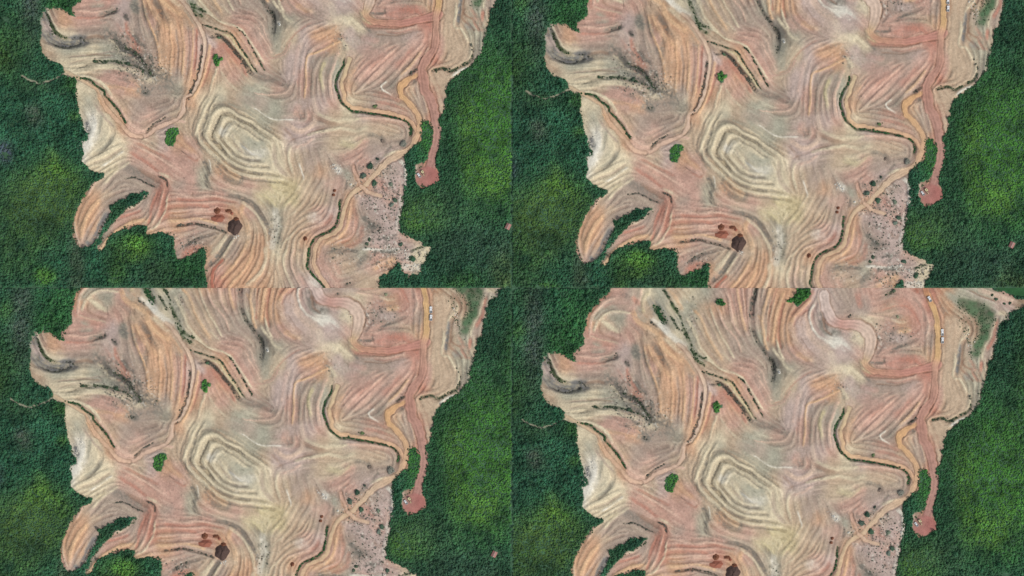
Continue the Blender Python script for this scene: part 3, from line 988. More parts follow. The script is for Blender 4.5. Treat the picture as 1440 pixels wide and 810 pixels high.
# roads: worn smooth, tinted by what is hauled over them
road_f = np.zeros((H, W), np.float32)
def lay_road(p, widths, tones, c, lift=0.25):
    sl, d, arc, q = line_dist(p, 16, 0.35)
    half = np.interp(arc, [a for a, _ in widths], [b / 2 for _, b in widths]) + 0.35 * N2[sl]
    inside = d < half
    ramp = np.clip((half - d) / 1.2 + 0.5, 0, 1)
    tn = np.stack([np.interp(arc, [a for a, _ in tones], [lin(t)[k] for _, t in tones]) for k in range(3)], -1)
    rut = 1 + 0.11 * np.cos(d / half.clip(1) * 8.5) + 0.05 * N2[sl] + 0.04 * N1[sl] + 0.05 * L1[sl]
    a = ramp[..., None] * 0.92
    col[sl] = col[sl] * (1 - a) + tn * rut[..., None] * a
    detail[sl] = detail[sl] * (1 - ramp) + ramp * (lift + 0.10 * np.cos(d / half.clip(1) * 7) + 0.03 * N1[sl])
    ec = (0.55 * np.exp(-((d - half - 0.9) / 0.8) ** 2))[..., None]  # dark line beside the road: berm shade put into the colour
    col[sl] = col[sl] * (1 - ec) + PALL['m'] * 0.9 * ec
    # ditch and soft berm along the edge
    detail[sl] += 0.35 * np.exp(-((d - half - 2.4) / 0.9) ** 2) - 0.4 * np.exp(-((d - half - 0.8) / 0.8) ** 2)
    cls[sl] = np.where(inside & (cls[sl] == 0), c, cls[sl])
    road_f[sl] = np.maximum(road_f[sl], ramp)
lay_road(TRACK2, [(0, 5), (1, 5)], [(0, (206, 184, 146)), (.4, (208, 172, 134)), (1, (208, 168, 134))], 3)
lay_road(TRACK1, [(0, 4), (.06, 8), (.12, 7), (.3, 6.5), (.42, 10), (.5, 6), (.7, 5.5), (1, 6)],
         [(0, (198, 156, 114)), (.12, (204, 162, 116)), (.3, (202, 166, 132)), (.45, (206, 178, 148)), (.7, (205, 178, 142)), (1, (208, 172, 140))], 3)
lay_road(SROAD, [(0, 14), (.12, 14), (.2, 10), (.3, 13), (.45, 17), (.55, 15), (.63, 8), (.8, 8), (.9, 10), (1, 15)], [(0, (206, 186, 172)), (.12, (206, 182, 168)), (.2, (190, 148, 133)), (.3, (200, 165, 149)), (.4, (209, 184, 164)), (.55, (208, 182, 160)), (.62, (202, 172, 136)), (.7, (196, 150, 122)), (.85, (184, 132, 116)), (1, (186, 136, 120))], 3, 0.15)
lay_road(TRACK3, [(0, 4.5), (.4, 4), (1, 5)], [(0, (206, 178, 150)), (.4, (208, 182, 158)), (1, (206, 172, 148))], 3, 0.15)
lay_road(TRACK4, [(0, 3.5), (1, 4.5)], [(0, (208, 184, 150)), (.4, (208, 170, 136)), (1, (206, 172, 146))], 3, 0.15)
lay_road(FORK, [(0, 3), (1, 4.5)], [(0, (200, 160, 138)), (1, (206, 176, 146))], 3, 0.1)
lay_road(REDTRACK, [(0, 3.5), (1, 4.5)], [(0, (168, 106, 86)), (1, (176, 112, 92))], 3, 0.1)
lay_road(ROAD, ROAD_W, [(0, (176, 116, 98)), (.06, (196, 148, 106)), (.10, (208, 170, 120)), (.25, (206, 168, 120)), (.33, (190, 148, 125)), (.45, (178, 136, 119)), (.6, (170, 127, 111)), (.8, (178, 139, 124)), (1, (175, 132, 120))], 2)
# turning pad at the end of the haul road
pd = np.hypot((wx - 600.5) / 18.2, (wy - 247) / 16)
pr = np.clip((1 - pd) * 9, 0, 1)
pa = (pr * 0.95)[..., None]
fan = 1 + 0.06 * np.cos(np.arctan2(gy - 232, gx - 603) * 46) * np.clip(pd, 0.2, 1) + 0.05 * N1 + 0.06 * N2
col = col * (1 - pa) + (lin((172, 118, 108)) * fan[..., None]) * pa
detail = detail * (1 - pr) + pr * (0.3 + 0.05 * N1)
cls = np.where((pd < 1) & bare, 2, cls)
for x, y, rx, ry, c in ((590, 245, 6, 4, (150, 140, 122)), (586, 234, 5, 3, (190, 170, 150)), (610, 245, 6, 10, (166, 104, 96))):
    a = (gauss(x, y, rx, ry) * 0.5 * (pd < 1))[..., None]
    col = col * (1 - a) + lin(c) * a
road_f = np.maximum(road_f, pr)
relief_s = blur(relief, 6)
relief = relief * (1 - road_f) + relief_s * road_f
# forest path
sl, d, arc, q = line_dist(PATH, 6, 0.6)
pth = np.zeros((H, W), np.float32); pth[sl] = np.clip(1.5 - d / 1.3, 0, 1)

# ground under the woods, open grass of the paddock and the far field
fl = lin((68, 98, 74))[None, None] * (1 + 0.15 * N2 + 0.12 * N1)[..., None]
gm = (cls == 1)[..., None]
col = np.where(gm, fl, col)
a = (pth * 0.85)[..., None]
col = col * (1 - a) + lin((170, 164, 140)) * a
pm = np.clip(blur(paddock.astype(np.float32), 2.2) * (0.95 + 0.12 * N2), 0, 1)[..., None]
pcol = lin((80, 102, 74)) * (1 + 0.14 * N2 + 0.16 * N3 + 0.12 * N1)[..., None]
pcol = pcol * (1 - 0.5 * gauss(640, -60, 30, 20)[..., None]) + lin((92, 100, 76)) * 0.5 * gauss(640, -60, 30, 20)[..., None]
col = col * (1 - pm) + pcol * pm
cls = np.where(paddock & (cls == 0), 4, cls)
fm = blur(field.astype(np.float32), 0.8)[..., None]
col = col * (1 - fm) + lin((52, 92, 56)) * (1 + 0.08 * N2 + 0.1 * N3)[..., None] * fm
cls = np.where(field & (cls == 1), 4, cls)
edge = blur((cls == 1).astype(np.float32), 3)
detail = np.where(cls == 1, 0.15 * N2, detail)
detail = np.where(cls == 4, 0.05 * N2, detail)
col = np.clip(col, 0.005, 0.9).astype(np.float32)
zdetail = (detail * M * 1.2).astype(np.float32)
zrelief = (relief * 1.0).astype(np.float32)

# colour of the canopy over the site
TREE = lin((51, 95, 69))
can = np.zeros((H, W, 3), np.float32) + TREE
def patch(x, y, rx, ry, c, a=1.0):
    global can
    g = (np.clip(gauss(x, y, rx, ry) * 1.35 * (1 + 0.25 * N3), 0, 1) * a)[..., None]
    can = can * (1 - g) + lin(c) * g
for x, y, rx, ry, c, a in (
        (700, 175, 45, 70, (76, 126, 58), 1), (688, 190, 26, 50, (76, 126, 58), .8), (705, 120, 20, 16, (76, 126, 58), .8), (655, 180, 10, 40, (84, 122, 56), .6), (600, 180, 9, 25, (62, 110, 54), .9), (690, 250, 25, 20, (86, 120, 56), .5),
        (632, 235, 12, 60, (40, 76, 54), .7), (640, 100, 25, 30, (38, 72, 52), .6), (660, 345, 50, 22, (62, 86, 68), .55), (690, 360, 20, 20, (52, 80, 64), .5), (720, 390, 18, 20, (88, 112, 70), .8),
        (588, 303, 15, 13, (88, 128, 58), 1), (600, 298, 20, 20, (70, 108, 58), .7), (650, 395, 18, 10, (66, 106, 56), .6), (620, 290, 30, 16, (66, 94, 66), .5),
        (75, 232, 9, 14, (86, 122, 64), .8), (78, 250, 16, 14, (88, 130, 58), .9), (65, 280, 34, 26, (82, 112, 56), .8), (45, 300, 30, 30, (70, 98, 52), .7), (100, 262, 16, 12, (74, 108, 58), .7),
        (20, 350, 25, 30, (66, 98, 56), .6), (62, 388, 10, 8, (84, 128, 58), .8), (186, 357, 10, 10, (84, 118, 64), .8), (195, 345, 14, 12, (84, 126, 56), .8), (165, 370, 10, 22, (76, 112, 56), .6),
        (108, 372, 7, 30, (74, 94, 72), .8), (225, 385, 20, 16, (66, 92, 64), .7), (270, 380, 25, 25, (48, 88, 50), .8), (45, 20, 12, 18, (70, 84, 74), .6), (5, 78, 14, 14, (78, 108, 58), .8), (15, 60, 22, 30, (62, 96, 54), .6),
        (105, 118, 12, 10, (66, 106, 56), .7), (45, 120, 18, 8, (62, 92, 60), .6), (48, 163, 8, 10, (84, 92, 80), .7), (8, 215, 7, 9, (74, 84, 92), .9), (104, 164, 5, 5, (78, 118, 58), .7), (90, 12, 16, 14, (52, 92, 56), .7),
        (105, -30, 30, 45, (58, 104, 60), .8), (90, 10, 18, 14, (52, 96, 56), .7), (45, -50, 10, 60, (72, 86, 76), .8), (22, -20, 8, 10, (72, 108, 62), .7), (25, -70, 12, 12, (60, 96, 58), .5),
        (720, 10, 30, 60, (40, 72, 54), .6), (742, 60, 12, 60, (66, 104, 56), .5), (240, 193, 14, 16, (68, 116, 56), 1), (307, 84, 9, 9, (74, 122, 60), 1), (418, -78, 22, 22, (62, 112, 54), 1), (310, -66, 8, 8, (62, 110, 54), 1),
        (165, 300, 14, 10, (56, 92, 58), .5), (310, 385, 4, 4, (60, 90, 50), .5)):
    patch(x, y, rx, ry, c, a)
can *= np.array([1.72, 1.62, 1.66])
gr = can.mean(-1, keepdims=True)
can = can * 1.04 - gr * 0.04
can *= np.clip(1 + 0.13 * N3 + 0.07 * N2 + 0.10 * N6, .5, 1.6)[..., None]
can = np.clip(can, 0.004, 0.6)
smooth_wood = np.clip(gauss(700, 180, 40, 70) + gauss(65, 285, 36, 30) + gauss(590, 302, 16, 14) + gauss(600, 185, 10, 25) + gauss(240, 193, 12, 14), 0, 1)
# ------------------------------------------------------------------ materials
def new_mat(name, rough=0.95, spec=0.15):
    m = bpy.data.materials.new(name); m.use_nodes = True
    nt = m.node_tree; b = nt.nodes['Principled BSDF']
    b.inputs['Roughness'].default_value = rough
    b.inputs['Specular IOR Level'].default_value = spec
    return m, nt, b

def noise_node(nt, scale, detail=4, rough=0.6):
    tc_ = nt.nodes.new('ShaderNodeTexCoord')
    n = nt.nodes.new('ShaderNodeTexNoise')
    n.inputs['Scale'].default_value = scale; n.inputs['Detail'].default_value = detail; n.inputs['Roughness'].default_value = rough
    nt.links.new(tc_.outputs['Object'], n.inputs['Vector'])
    return n

def scale_col(nt, csock, vsock, lo, hi):
    r = nt.nodes.new('ShaderNodeMapRange')
    r.inputs['From Min'].default_value = 0.25; r.inputs['From Max'].default_value = 0.75
    r.inputs['To Min'].default_value = lo; r.inputs['To Max'].default_value = hi
    nt.links.new(vsock, r.inputs['Value'])
    mx = nt.nodes.new('ShaderNodeVectorMath'); mx.operation = 'SCALE'
    nt.links.new(csock, mx.inputs[0]); nt.links.new(r.outputs[0], mx.inputs['Scale'])
    return mx.outputs[0]

def ground_mat(name, bump=0.6, var=0.16):
    m, nt, b = new_mat(name)
    a = nt.nodes.new('ShaderNodeAttribute'); a.attribute_name = 'Col'
    n1 = noise_node(nt, 0.9, 5, 0.65)
    c = scale_col(nt, a.outputs['Color'], n1.outputs['Fac'], 1 - var, 1 + var)
    n2 = noise_node(nt, 2.6, 3, 0.7)
    c = scale_col(nt, c, n2.outputs['Fac'], 0.86, 1.14)
    nt.links.new(c, b.inputs['Base Color'])
    bp = nt.nodes.new('ShaderNodeBump'); bp.inputs['Strength'].default_value = bump; bp.inputs['Distance'].default_value = 0.25
    nt.links.new(n1.outputs['Fac'], bp.inputs['Height']); nt.links.new(bp.outputs[0], b.inputs['Normal'])
    return m
M_SOIL = ground_mat('bare_soil'); M_ROAD = ground_mat('packed_earth', 0.3, 0.08)
M_FLOOR = ground_mat('leaf_litter', 0.5, 0.2); M_GRASS = ground_mat('short_grass', 0.4, 0.14)

def flat_mat(name, rgb, rough=0.6, spec=0.3, var=0.0, sc=1.5, metal=0):
    m, nt, b = new_mat(name, rough, spec)
    b.inputs['Metallic'].default_value = metal
    rg = nt.nodes.new('ShaderNodeRGB'); rg.outputs[0].default_value = (*lin(rgb), 1)
    n = noise_node(nt, sc, 4)
    nt.links.new(scale_col(nt, rg.outputs[0], n.outputs['Fac'], 1 - var, 1 + var), b.inputs['Base Color'])
    return m

def leaf_mat(name):
    m, nt, b = new_mat(name, 0.75, 0.25)
    a = nt.nodes.new('ShaderNodeAttribute'); a.attribute_type = 'INSTANCER'; a.attribute_name = 'tint'
    s = nt.nodes.new('ShaderNodeAttribute'); s.attribute_name = 'shade'
    c = scale_col(nt, a.outputs['Color'], s.outputs['Fac'], 0.85, 1.18)
    nt.links.new(c, b.inputs['Base Color'])
    ge = nt.nodes.new('ShaderNodeNewGeometry'); mn = nt.nodes.new('ShaderNodeMix'); mn.data_type = 'VECTOR'
    mn.inputs[0].default_value = 0.5
    nt.links.new(ge.outputs['Normal'], mn.inputs[4]); mn.inputs[5].default_value = (0, 0, 1)
    nt.links.new(mn.outputs[1], b.inputs['Normal'])
    tr = nt.nodes.new('ShaderNodeBsdfTranslucent'); mx = nt.nodes.new('ShaderNodeMixShader')
    mx.inputs[0].default_value = 0.35
    nt.links.new(c, tr.inputs['Color']); nt.links.new(b.outputs[0], mx.inputs[1]); nt.links.new(tr.outputs[0], mx.inputs[2])
    nt.links.new(mx.outputs[0], nt.nodes['Material Output'].inputs['Surface'])
    return m
M_LEAF = leaf_mat('foliage')
M_BARK = flat_mat('bark', (92, 78, 62), .9, .1, .3, 4)

# ------------------------------------------------------------------ object helpers
def tag(o, label=None, cat=None, group=None, kind=None):
    if label: o['label'] = label
    if cat: o['category'] = cat
    if group: o['group'] = group
    if kind: o['kind'] = kind
    return o

def mesh_np(name, v, faces, mat, smooth=True):
    """faces: (n,4) or (n,3) int array"""
    me = bpy.data.meshes.new(name)
    n, k = faces.shape
    me.vertices.add(len(v)); me.vertices.foreach_set('co', np.ascontiguousarray(v, np.float32).ravel())
    me.loops.add(n * k); me.loops.foreach_set('vertex_index', np.ascontiguousarray(faces, np.int32).ravel())
    me.polygons.add(n); me.polygons.foreach_set('loop_start', np.arange(0, n * k, k, dtype=np.int32))
    me.polygons.foreach_set('use_smooth', np.full(n, smooth))
    me.update(calc_edges=True)
    if mat: me.materials.append(mat)
    return me

def link(name, data, parent=None, loc=(0, 0, 0), rz=0.0, sc=1.0):
    o = bpy.data.objects.new(name, data)
    COL.objects.link(o)
    o.location = loc; o.rotation_euler = (0, 0, rz); o.scale = (sc, sc, sc) if np.isscalar(sc) else sc
    if parent: o.parent = parent
    return o

class MB:
    def __init__(s): s.v = []; s.f = []
    def box(s, c, d, taper=(1, 1), bev=0.0, rz=0.0):
        """box with its top face scaled by taper and its corners cut by bev"""
        n = len(s.v); hx, hy, hz = d[0] / 2, d[1] / 2, d[2] / 2
        ca, sa = math.cos(rz), math.sin(rz)
        for z, (tx, ty) in ((-hz, (1, 1)), (hz, taper)):
            b = min(bev, hx * .45, hy * .45)
            for x, y in ((-hx, -hy + b), (-hx + b, -hy), (hx - b, -hy), (hx, -hy + b), (hx, hy - b), (hx - b, hy), (-hx + b, hy), (-hx, hy - b)):
                X, Y = x * tx, y * ty
                s.v.append((c[0] + X * ca - Y * sa, c[1] + X * sa + Y * ca, c[2] + z))
        s.f.append([n + i for i in range(7, -1, -1)]); s.f.append([n + 8 + i for i in range(8)])
        for i in range(8):
            j = (i + 1) % 8; s.f.append([n + i, n + j, n + 8 + j, n + 8 + i])
        return s
    def cyl(s, a, b, r0, r1=None, k=10):
        r1 = r0 if r1 is None else r1
        a, b = np.array(a, float), np.array(b, float); d = b - a; d /= np.linalg.norm(d)
        u = np.cross(d, (0, 0, 1) if abs(d[2]) < .9 else (1, 0, 0)); u /= np.linalg.norm(u); w = np.cross(d, u)
        n = len(s.v)
        for p, r in ((a, r0), (b, r1)):
            for i in range(k):
                t = 2 * math.pi * i / k; s.v.append(tuple(p + r * (u * math.cos(t) + w * math.sin(t))))
        for i in range(k):
            j = (i + 1) % k; s.f.append([n + i, n + j, n + k + j, n + k + i])
        s.f.append([n + i for i in range(k - 1, -1, -1)]); s.f.append([n + k + i for i in range(k)])
        return s
    def quad(s, *p):
        n = len(s.v); s.v += list(p); s.f.append(list(range(n, n + len(p)))); return s
    def mesh(s, name, mat, smooth=False):
        me = bpy.data.meshes.new(name); me.from_pydata(s.v, [], s.f); me.materials.append(mat); me.update()
        if smooth:
            for p in me.polygons: p.use_smooth = True
        return me

# ------------------------------------------------------------------ the ground, view by view
CLSN = {0: ('bare_hillside', 'terraced bare earth hillside, pink, orange and cream soil, in the {} view', 'hillside', M_SOIL),
        1: ('forest_floor', 'shaded ground under the green woods round the earthworks in the {} view', 'ground', M_FLOOR),
        2: ('haul_road', 'red earth haul road ending in a round red pad in the {} view', 'road', M_ROAD),
        3: ('dirt_track', 'narrow tan dirt track winding along the drains in the {} view', 'track', M_ROAD),
        4: ('grass_field', 'flat green grass field beside the earthworks in the {} view', 'field', M_GRASS)}
PZ = []
for k, (ox, oy) in enumerate(PAN):
    xs = np.arange(-8 if ox == 0 else 0, (728 if ox else 720) + 1); ys = np.arange(-8 if oy == 0 else 0, (413 if oy else 405) + 1)
    lx, ly = np.meshgrid(xs.astype(float), ys.astype(float))
    st_ = to_site(k, np.c_[lx.ravel(), ly.ravel()])
    sx, sy = st_[:, 0].reshape(lx.shape), st_[:, 1].reshape(lx.shape)
    ed = np.minimum(np.minimum(lx, 720 - lx), np.minimum(ly, 405 - ly))
    tp = np.clip(ed / 40, 0, 1); tp = tp * tp * (3 - 2 * tp)
    z = samp(zrelief, sx, sy) * tp + samp(zdetail, sx, sy)
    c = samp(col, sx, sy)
    cl = cls[np.clip((sy - Y0 + .5).astype(int), 0, H - 1), np.clip((sx - X0 + .5).astype(int), 0, W - 1)]
    PZ.append((xs[0], ys[0], z))
    hh, ww = z.shape
    v = np.stack([(ox + lx - 720) * M, (405 - oy - ly) * M, z], -1).reshape(-1, 3)
    cc = np.concatenate([c.reshape(-1, 3), np.ones((hh * ww, 1))], 1)
    idx = np.arange(hh * ww).reshape(hh, ww)
    quads = np.stack([idx[:-1, :-1], idx[1:, :-1], idx[1:, 1:], idx[:-1, 1:]], -1).reshape(-1, 4)
    fc = cl[:-1, :-1].ravel()
    # skirts close the edges of the ground down to the plain below
    bord = [idx[0, ::-1], idx[-1, :], idx[:, 0], idx[::-1, -1]]
    for ci_, (nm, lab, cat, mat) in CLSN.items():
        qs = quads[fc == ci_]
        if not len(qs):
            continue
        used = np.unique(qs); remap = np.full(hh * ww, -1); remap[used] = np.arange(len(used))
        me = mesh_np(nm, v[used], remap[qs], mat)
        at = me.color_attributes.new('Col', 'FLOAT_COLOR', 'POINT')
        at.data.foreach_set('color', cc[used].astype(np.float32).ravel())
        o = link(nm, me)
        tag(o, lab.format(VIEW[k]), cat, kind='structure')
    sv, sf, sc_ = [], [], []
    for b in bord:
        n = len(sv); top = v[b]
        for a_ in top: sv.append((a_[0], a_[1], a_[2]))
        for a_ in top: sv.append((a_[0], a_[1], -6.0))
        L = len(b)
        sf += [(n + i, n + i + 1, n + L + i + 1, n + L + i) for i in range(L - 1)]
        sc_ += [tuple(x) for x in cc[b]] * 2
    me = mesh_np('cut_bank', np.array(sv), np.array(sf), M_SOIL, False)
    at = me.color_attributes.new('Col', 'FLOAT_COLOR', 'POINT'); at.data.foreach_set('color', np.array(sc_, np.float32).ravel())
    tag(link('cut_bank', me), 'earth bank along the edges of the ground in the {} view'.format(VIEW[k]), 'bank', kind='structure')

# plain that carries on to the horizon
pv = np.array([(-4000, -4000, -5.9), (4000, -4000, -5.9), (4000, 4000, -5.9), (-4000, 4000, -5.9)])
me = mesh_np('plain', pv, np.array([[0, 1, 2, 3]]), flat_mat('plain_green', (58, 84, 52), .95, .1, .3, .05), False)
tag(link('plain', me), 'wide green plain reaching to the horizon outside the earthworks', 'ground', kind='structure')

def gz(k, lx, ly):
    x0, y0, z = PZ[k]
    u = np.clip(np.asarray(lx, float) - x0, 0, z.shape[1] - 1.001); w = np.clip(np.asarray(ly, float) - y0, 0, z.shape[0] - 1.001)
    i = u.astype(int); j = w.astype(int); fu, fv = u - i, w - j
    return (z[j, i] * (1 - fu) + z[j, i + 1] * fu) * (1 - fv) + (z[j + 1, i] * (1 - fu) + z[j + 1, i + 1] * fu) * fv

def place(k, site, margin=0):
    """site point -> world position on the ground of view k, or None outside that view"""
    lx, ly = to_local(k, [site])[0]
    if not (margin <= lx <= 720 - margin and margin <= ly <= 405 - margin):
        return None
    ox, oy = PAN[k]
    return ((ox + lx - 720) * M, (405 - oy - ly) * M, float(gz(k, np.array([lx]), np.array([ly]))[0]))

# ------------------------------------------------------------------ trees: crowns of leaf clumps round a tapered trunk
def crown_mesh(name, seed, r, h, n, z0, conic, lobe=.35):
    g = np.random.default_rng(seed)
    V, Fc, sh = [], [], []
    lob = [(g.uniform(0, 6.28), g.uniform(.15, .4)) for _ in range(4)]
    for i in range(n):
        t = g.random() ** 0.8                        # 0 at the foot of the crown, 1 at its top
        a = i * 2.399 + g.uniform(-.4, .4)
        prof = (1 - t) ** (0.8 if conic else 0.45) * (0.6 + 0.4 * min(1, t * 4))
        rr = r * prof * g.uniform(.55, 1.0) * (1 + sum(b * math.cos(a - p) for p, b in lob) * lobe)
        c = np.array([rr * math.cos(a), rr * math.sin(a), z0 + h * t])
        out = np.array([math.cos(a), math.sin(a), g.uniform(.7, 1.7) + t * .6]); out /= np.linalg.norm(out)
        u = np.cross(out, (0, 0, 1)); u /= np.linalg.norm(u) + 1e-9
        w = np.cross(out, u)
        tw_ = g.uniform(-.8, .8); u, w = u * math.cos(tw_) + w * math.sin(tw_), w * math.cos(tw_) - u * math.sin(tw_)
        s = r * g.uniform(.22, .4)
        b = len(V)
        V += [c - u * s, c - w * s * .7 + out * s * .25, c + u * s, c + w * s * .8 - out * s * .15, c + out * s * .45]
        Fc += [(b, b + 1, b + 4), (b + 1, b + 2, b + 4), (b + 2, b + 3, b + 4), (b + 3, b, b + 4)]
        q = g.uniform(.25, .75)
        sh += [q] * 5
    me = mesh_np(name, np.array(V), np.array(Fc), M_LEAF, False)
    at = me.attributes.new('shade', 'FLOAT', 'POINT'); at.data.foreach_set('value', np.array(sh, np.float32))
    return me

def trunk_mesh(name, h, r, limbs):
    b = MB().cyl((0, 0, -.3), (0, 0, h), r, r * .35, 7)
    for i in range(limbs):
        a = i * 2.4 + .5; z = h * (.45 + .4 * i / max(1, limbs))
        b.cyl((0, 0, z), (math.cos(a) * h * .2, math.sin(a) * h * .2, z + h * .14), r * .35, r * .12, 5)
    return b.mesh(name, M_BARK, True)

CROWN = [crown_mesh('crown_a', 1, 1.45, 2.4, 46, 1.0, True), crown_mesh('crown_b', 2, 1.5, 1.9, 46, 1.2, False), crown_mesh('crown_c', 3, 1.35, 2.7, 44, .9, True)]
TRUNK = [trunk_mesh('trunk_a', 3.0, .12, 4), trunk_mesh('trunk_b', 2.7, .13, 4), trunk_mesh('trunk_c', 3.2, .11, 4)]
BUSH = [crown_mesh('bush_a', 5, 1.0, .9, 56, .12, False, 1.1), crown_mesh('bush_b', 6, 1.0, 1.2, 50, .15, False, 1.3)]
STEM = trunk_mesh('stem', .8, .06, 5)

def instancer(name, pts, tint, scl, kind, protos):
    """one mass of small plants or stones: geometry-node instances on a cloud of points"""
    me = bpy.data.meshes.new(name)
    me.vertices.add(len(pts)); me.vertices.foreach_set('co', np.asarray(pts, np.float32).ravel())
    a = me.attributes.new('tint', 'FLOAT_COLOR', 'POINT'); a.data.foreach_set('color', np.c_[tint, np.ones(len(pts))].astype(np.float32).ravel())
    a = me.attributes.new('scl', 'FLOAT_VECTOR', 'POINT'); a.data.foreach_set('vector', np.asarray(scl, np.float32).ravel())
    a = me.attributes.new('rotz', 'FLOAT_VECTOR', 'POINT'); a.data.foreach_set('vector', np.c_[RNG.uniform(-.12, .12, (len(pts), 2)), RNG.uniform(0, 6.28, len(pts))].astype(np.float32).ravel())
    a = me.attributes.new('sort', 'INT', 'POINT'); a.data.foreach_set('value', np.asarray(kind, np.int32))
    o = link(name, me)
    ng = bpy.data.node_groups.new(name + '_scatter', 'GeometryNodeTree')
    ng.interface.new_socket('Geometry', in_out='INPUT', socket_type='NodeSocketGeometry')
    ng.interface.new_socket('Geometry', in_out='OUTPUT', socket_type='NodeSocketGeometry')
    N = ng.nodes; gi = N.new('NodeGroupInput'); go = N.new('NodeGroupOutput'); jn = N.new('GeometryNodeJoinGeometry')
    def attr(nm, tp):
        n = N.new('GeometryNodeInputNamedAttribute'); n.data_type = tp; n.inputs['Name'].default_value = nm
        return n.outputs['Attribute']
    for i, p in enumerate(protos):
        io = N.new('GeometryNodeInstanceOnPoints'); oi = N.new('GeometryNodeObjectInfo')
        oi.inputs['Object'].default_value = p; oi.inputs['As Instance'].default_value = True
        cp = N.new('FunctionNodeCompare'); cp.data_type = 'INT'; cp.operation = 'EQUAL'; cp.inputs['B'].default_value = i
        for s_ in cp.inputs:
            if s_.identifier == 'B_INT': s_.default_value = i
            if s_.identifier == 'A_INT': ng.links.new(attr('sort', 'INT'), s_)
        ng.links.new(cp.outputs[0], io.inputs['Selection'])
        ng.links.new(gi.outputs[0], io.inputs['Points'])
        ng.links.new(oi.outputs['Geometry'], io.inputs['Instance'])
        er = N.new('FunctionNodeEulerToRotation')
        ng.links.new(attr('rotz', 'FLOAT_VECTOR'), er.inputs[0]); ng.links.new(er.outputs[0], io.inputs['Rotation'])
        ng.links.new(attr('scl', 'FLOAT_VECTOR'), io.inputs['Scale'])
        ng.links.new(io.outputs[0], jn.inputs[0])
    ng.links.new(jn.outputs[0], go.inputs[0])
    md = o.modifiers.new('scatter', 'NODES'); md.node_group = ng
    return o

tree_protos = [None] * 3
first_crowns = []
n_tree = 0
for k, (ox, oy) in enumerate(PAN):
    sp = 2.5
    jx, jy = np.meshgrid(np.arange(-6, 727, sp), np.arange(-6, 411, sp * .87))
    jx = jx + (np.arange(jx.shape[0]) % 2)[:, None] * sp / 2
    lx = (jx + RNG.uniform(-.42, .42, jx.shape) * sp).ravel(); ly = (jy + RNG.uniform(-.42, .42, jx.shape) * sp).ravel()
    ok = (lx > (-6 if ox == 0 else 1.5)) & (lx < (726 if ox else 718.5)) & (ly > (-6 if oy == 0 else 1.5)) & (ly < (411 if oy else 403.5))
    lx, ly = lx[ok], ly[ok]
    st_ = to_site(k, np.c_[lx, ly]); sx, sy = st_[:, 0], st_[:, 1]
    ii = np.clip((sx - X0 + .5).astype(int), 0, W - 1); jj = np.clip((sy - Y0 + .5).astype(int), 0, H - 1)
    near = blur((cls == 1).astype(np.float32), 1.2)[jj, ii] if k == 0 else wood_b[jj, ii]
    if k == 0: wood_b = blur((cls == 1).astype(np.float32), 1.2)
    ok = (cls[jj, ii] == 1) & (near > .62) & (pth[jj, ii] < .4)
    # the hut at the eastern edge and the little clearings keep a gap
    for x, y, r in ((717, 318, 6.5), (8, 28, 5), (8, 217, 5), (44, 163, 4), (162, 390, 2.5)):
        ok &= np.hypot((sx - x), (sy - y)) > r * RNG.uniform(.7, 1.1, len(sx))
    lx, ly, sx, sy, ii, jj = (a_[ok] for a_ in (lx, ly, sx, sy, ii, jj))
    n = len(lx)
    z = gz(k, lx, ly)
    P = np.c_[(ox + lx - 720) * M, (405 - oy - ly) * M, z - .1]
    tint = can[jj, ii] * (RNG.lognormal(0, .09, n))[:, None] * (1 + RNG.normal(0, .05, (n, 3)))
    sw = smooth_wood[jj, ii]
    s = np.clip(RNG.lognormal(-.5, .26, n), .34, 1.15) * (1 - .22 * sw)
    S3 = np.c_[s, s, s * RNG.uniform(.5, .95, n) * (1 - .35 * sw)]
    kd = RNG.integers(0, 3, n)
    # 75 of the largest trees of each view stand as single trees
    inside = (lx > 4) & (lx < 716) & (ly > 4) & (ly < 401)
    big = np.argsort(-(s * inside + RNG.uniform(0, .25, n) * inside))[:75]
    side = np.where(sx[big] < 330, 'west', 'east')
    for q in range(75):
        b = big[q]; kk = int(kd[b]) if q > 2 else q
        t = link('forest_tree', None, loc=tuple(P[b]), rz=random.uniform(0, 6.28), sc=float(s[b]) * 1.12)
        t.empty_display_size = .5
        c_ = link('crown', CROWN[kk], t); c_['tint'] = [float(x) for x in tint[b]]
        link('trunk', TRUNK[kk], t)
        if k == 0 and q < 3: tree_protos[kk] = c_
        tag(t, 'large green tree in the woods {} of the bare hillside, {} view'.format(side[q], VIEW[k]), 'tree', 'trees in the woods {} of the hillside, {} view'.format(side[q], VIEW[k]))
    rest = np.ones(n, bool); rest[big] = False
    o = instancer('forest', P[rest], tint[rest], S3[rest], kd[rest], tree_protos)
    tag(o, 'dense green forest canopy round the bare hillside in the {} view'.format(VIEW[k]), 'forest', kind='stuff')
    n_tree += n
print('trees', n_tree)
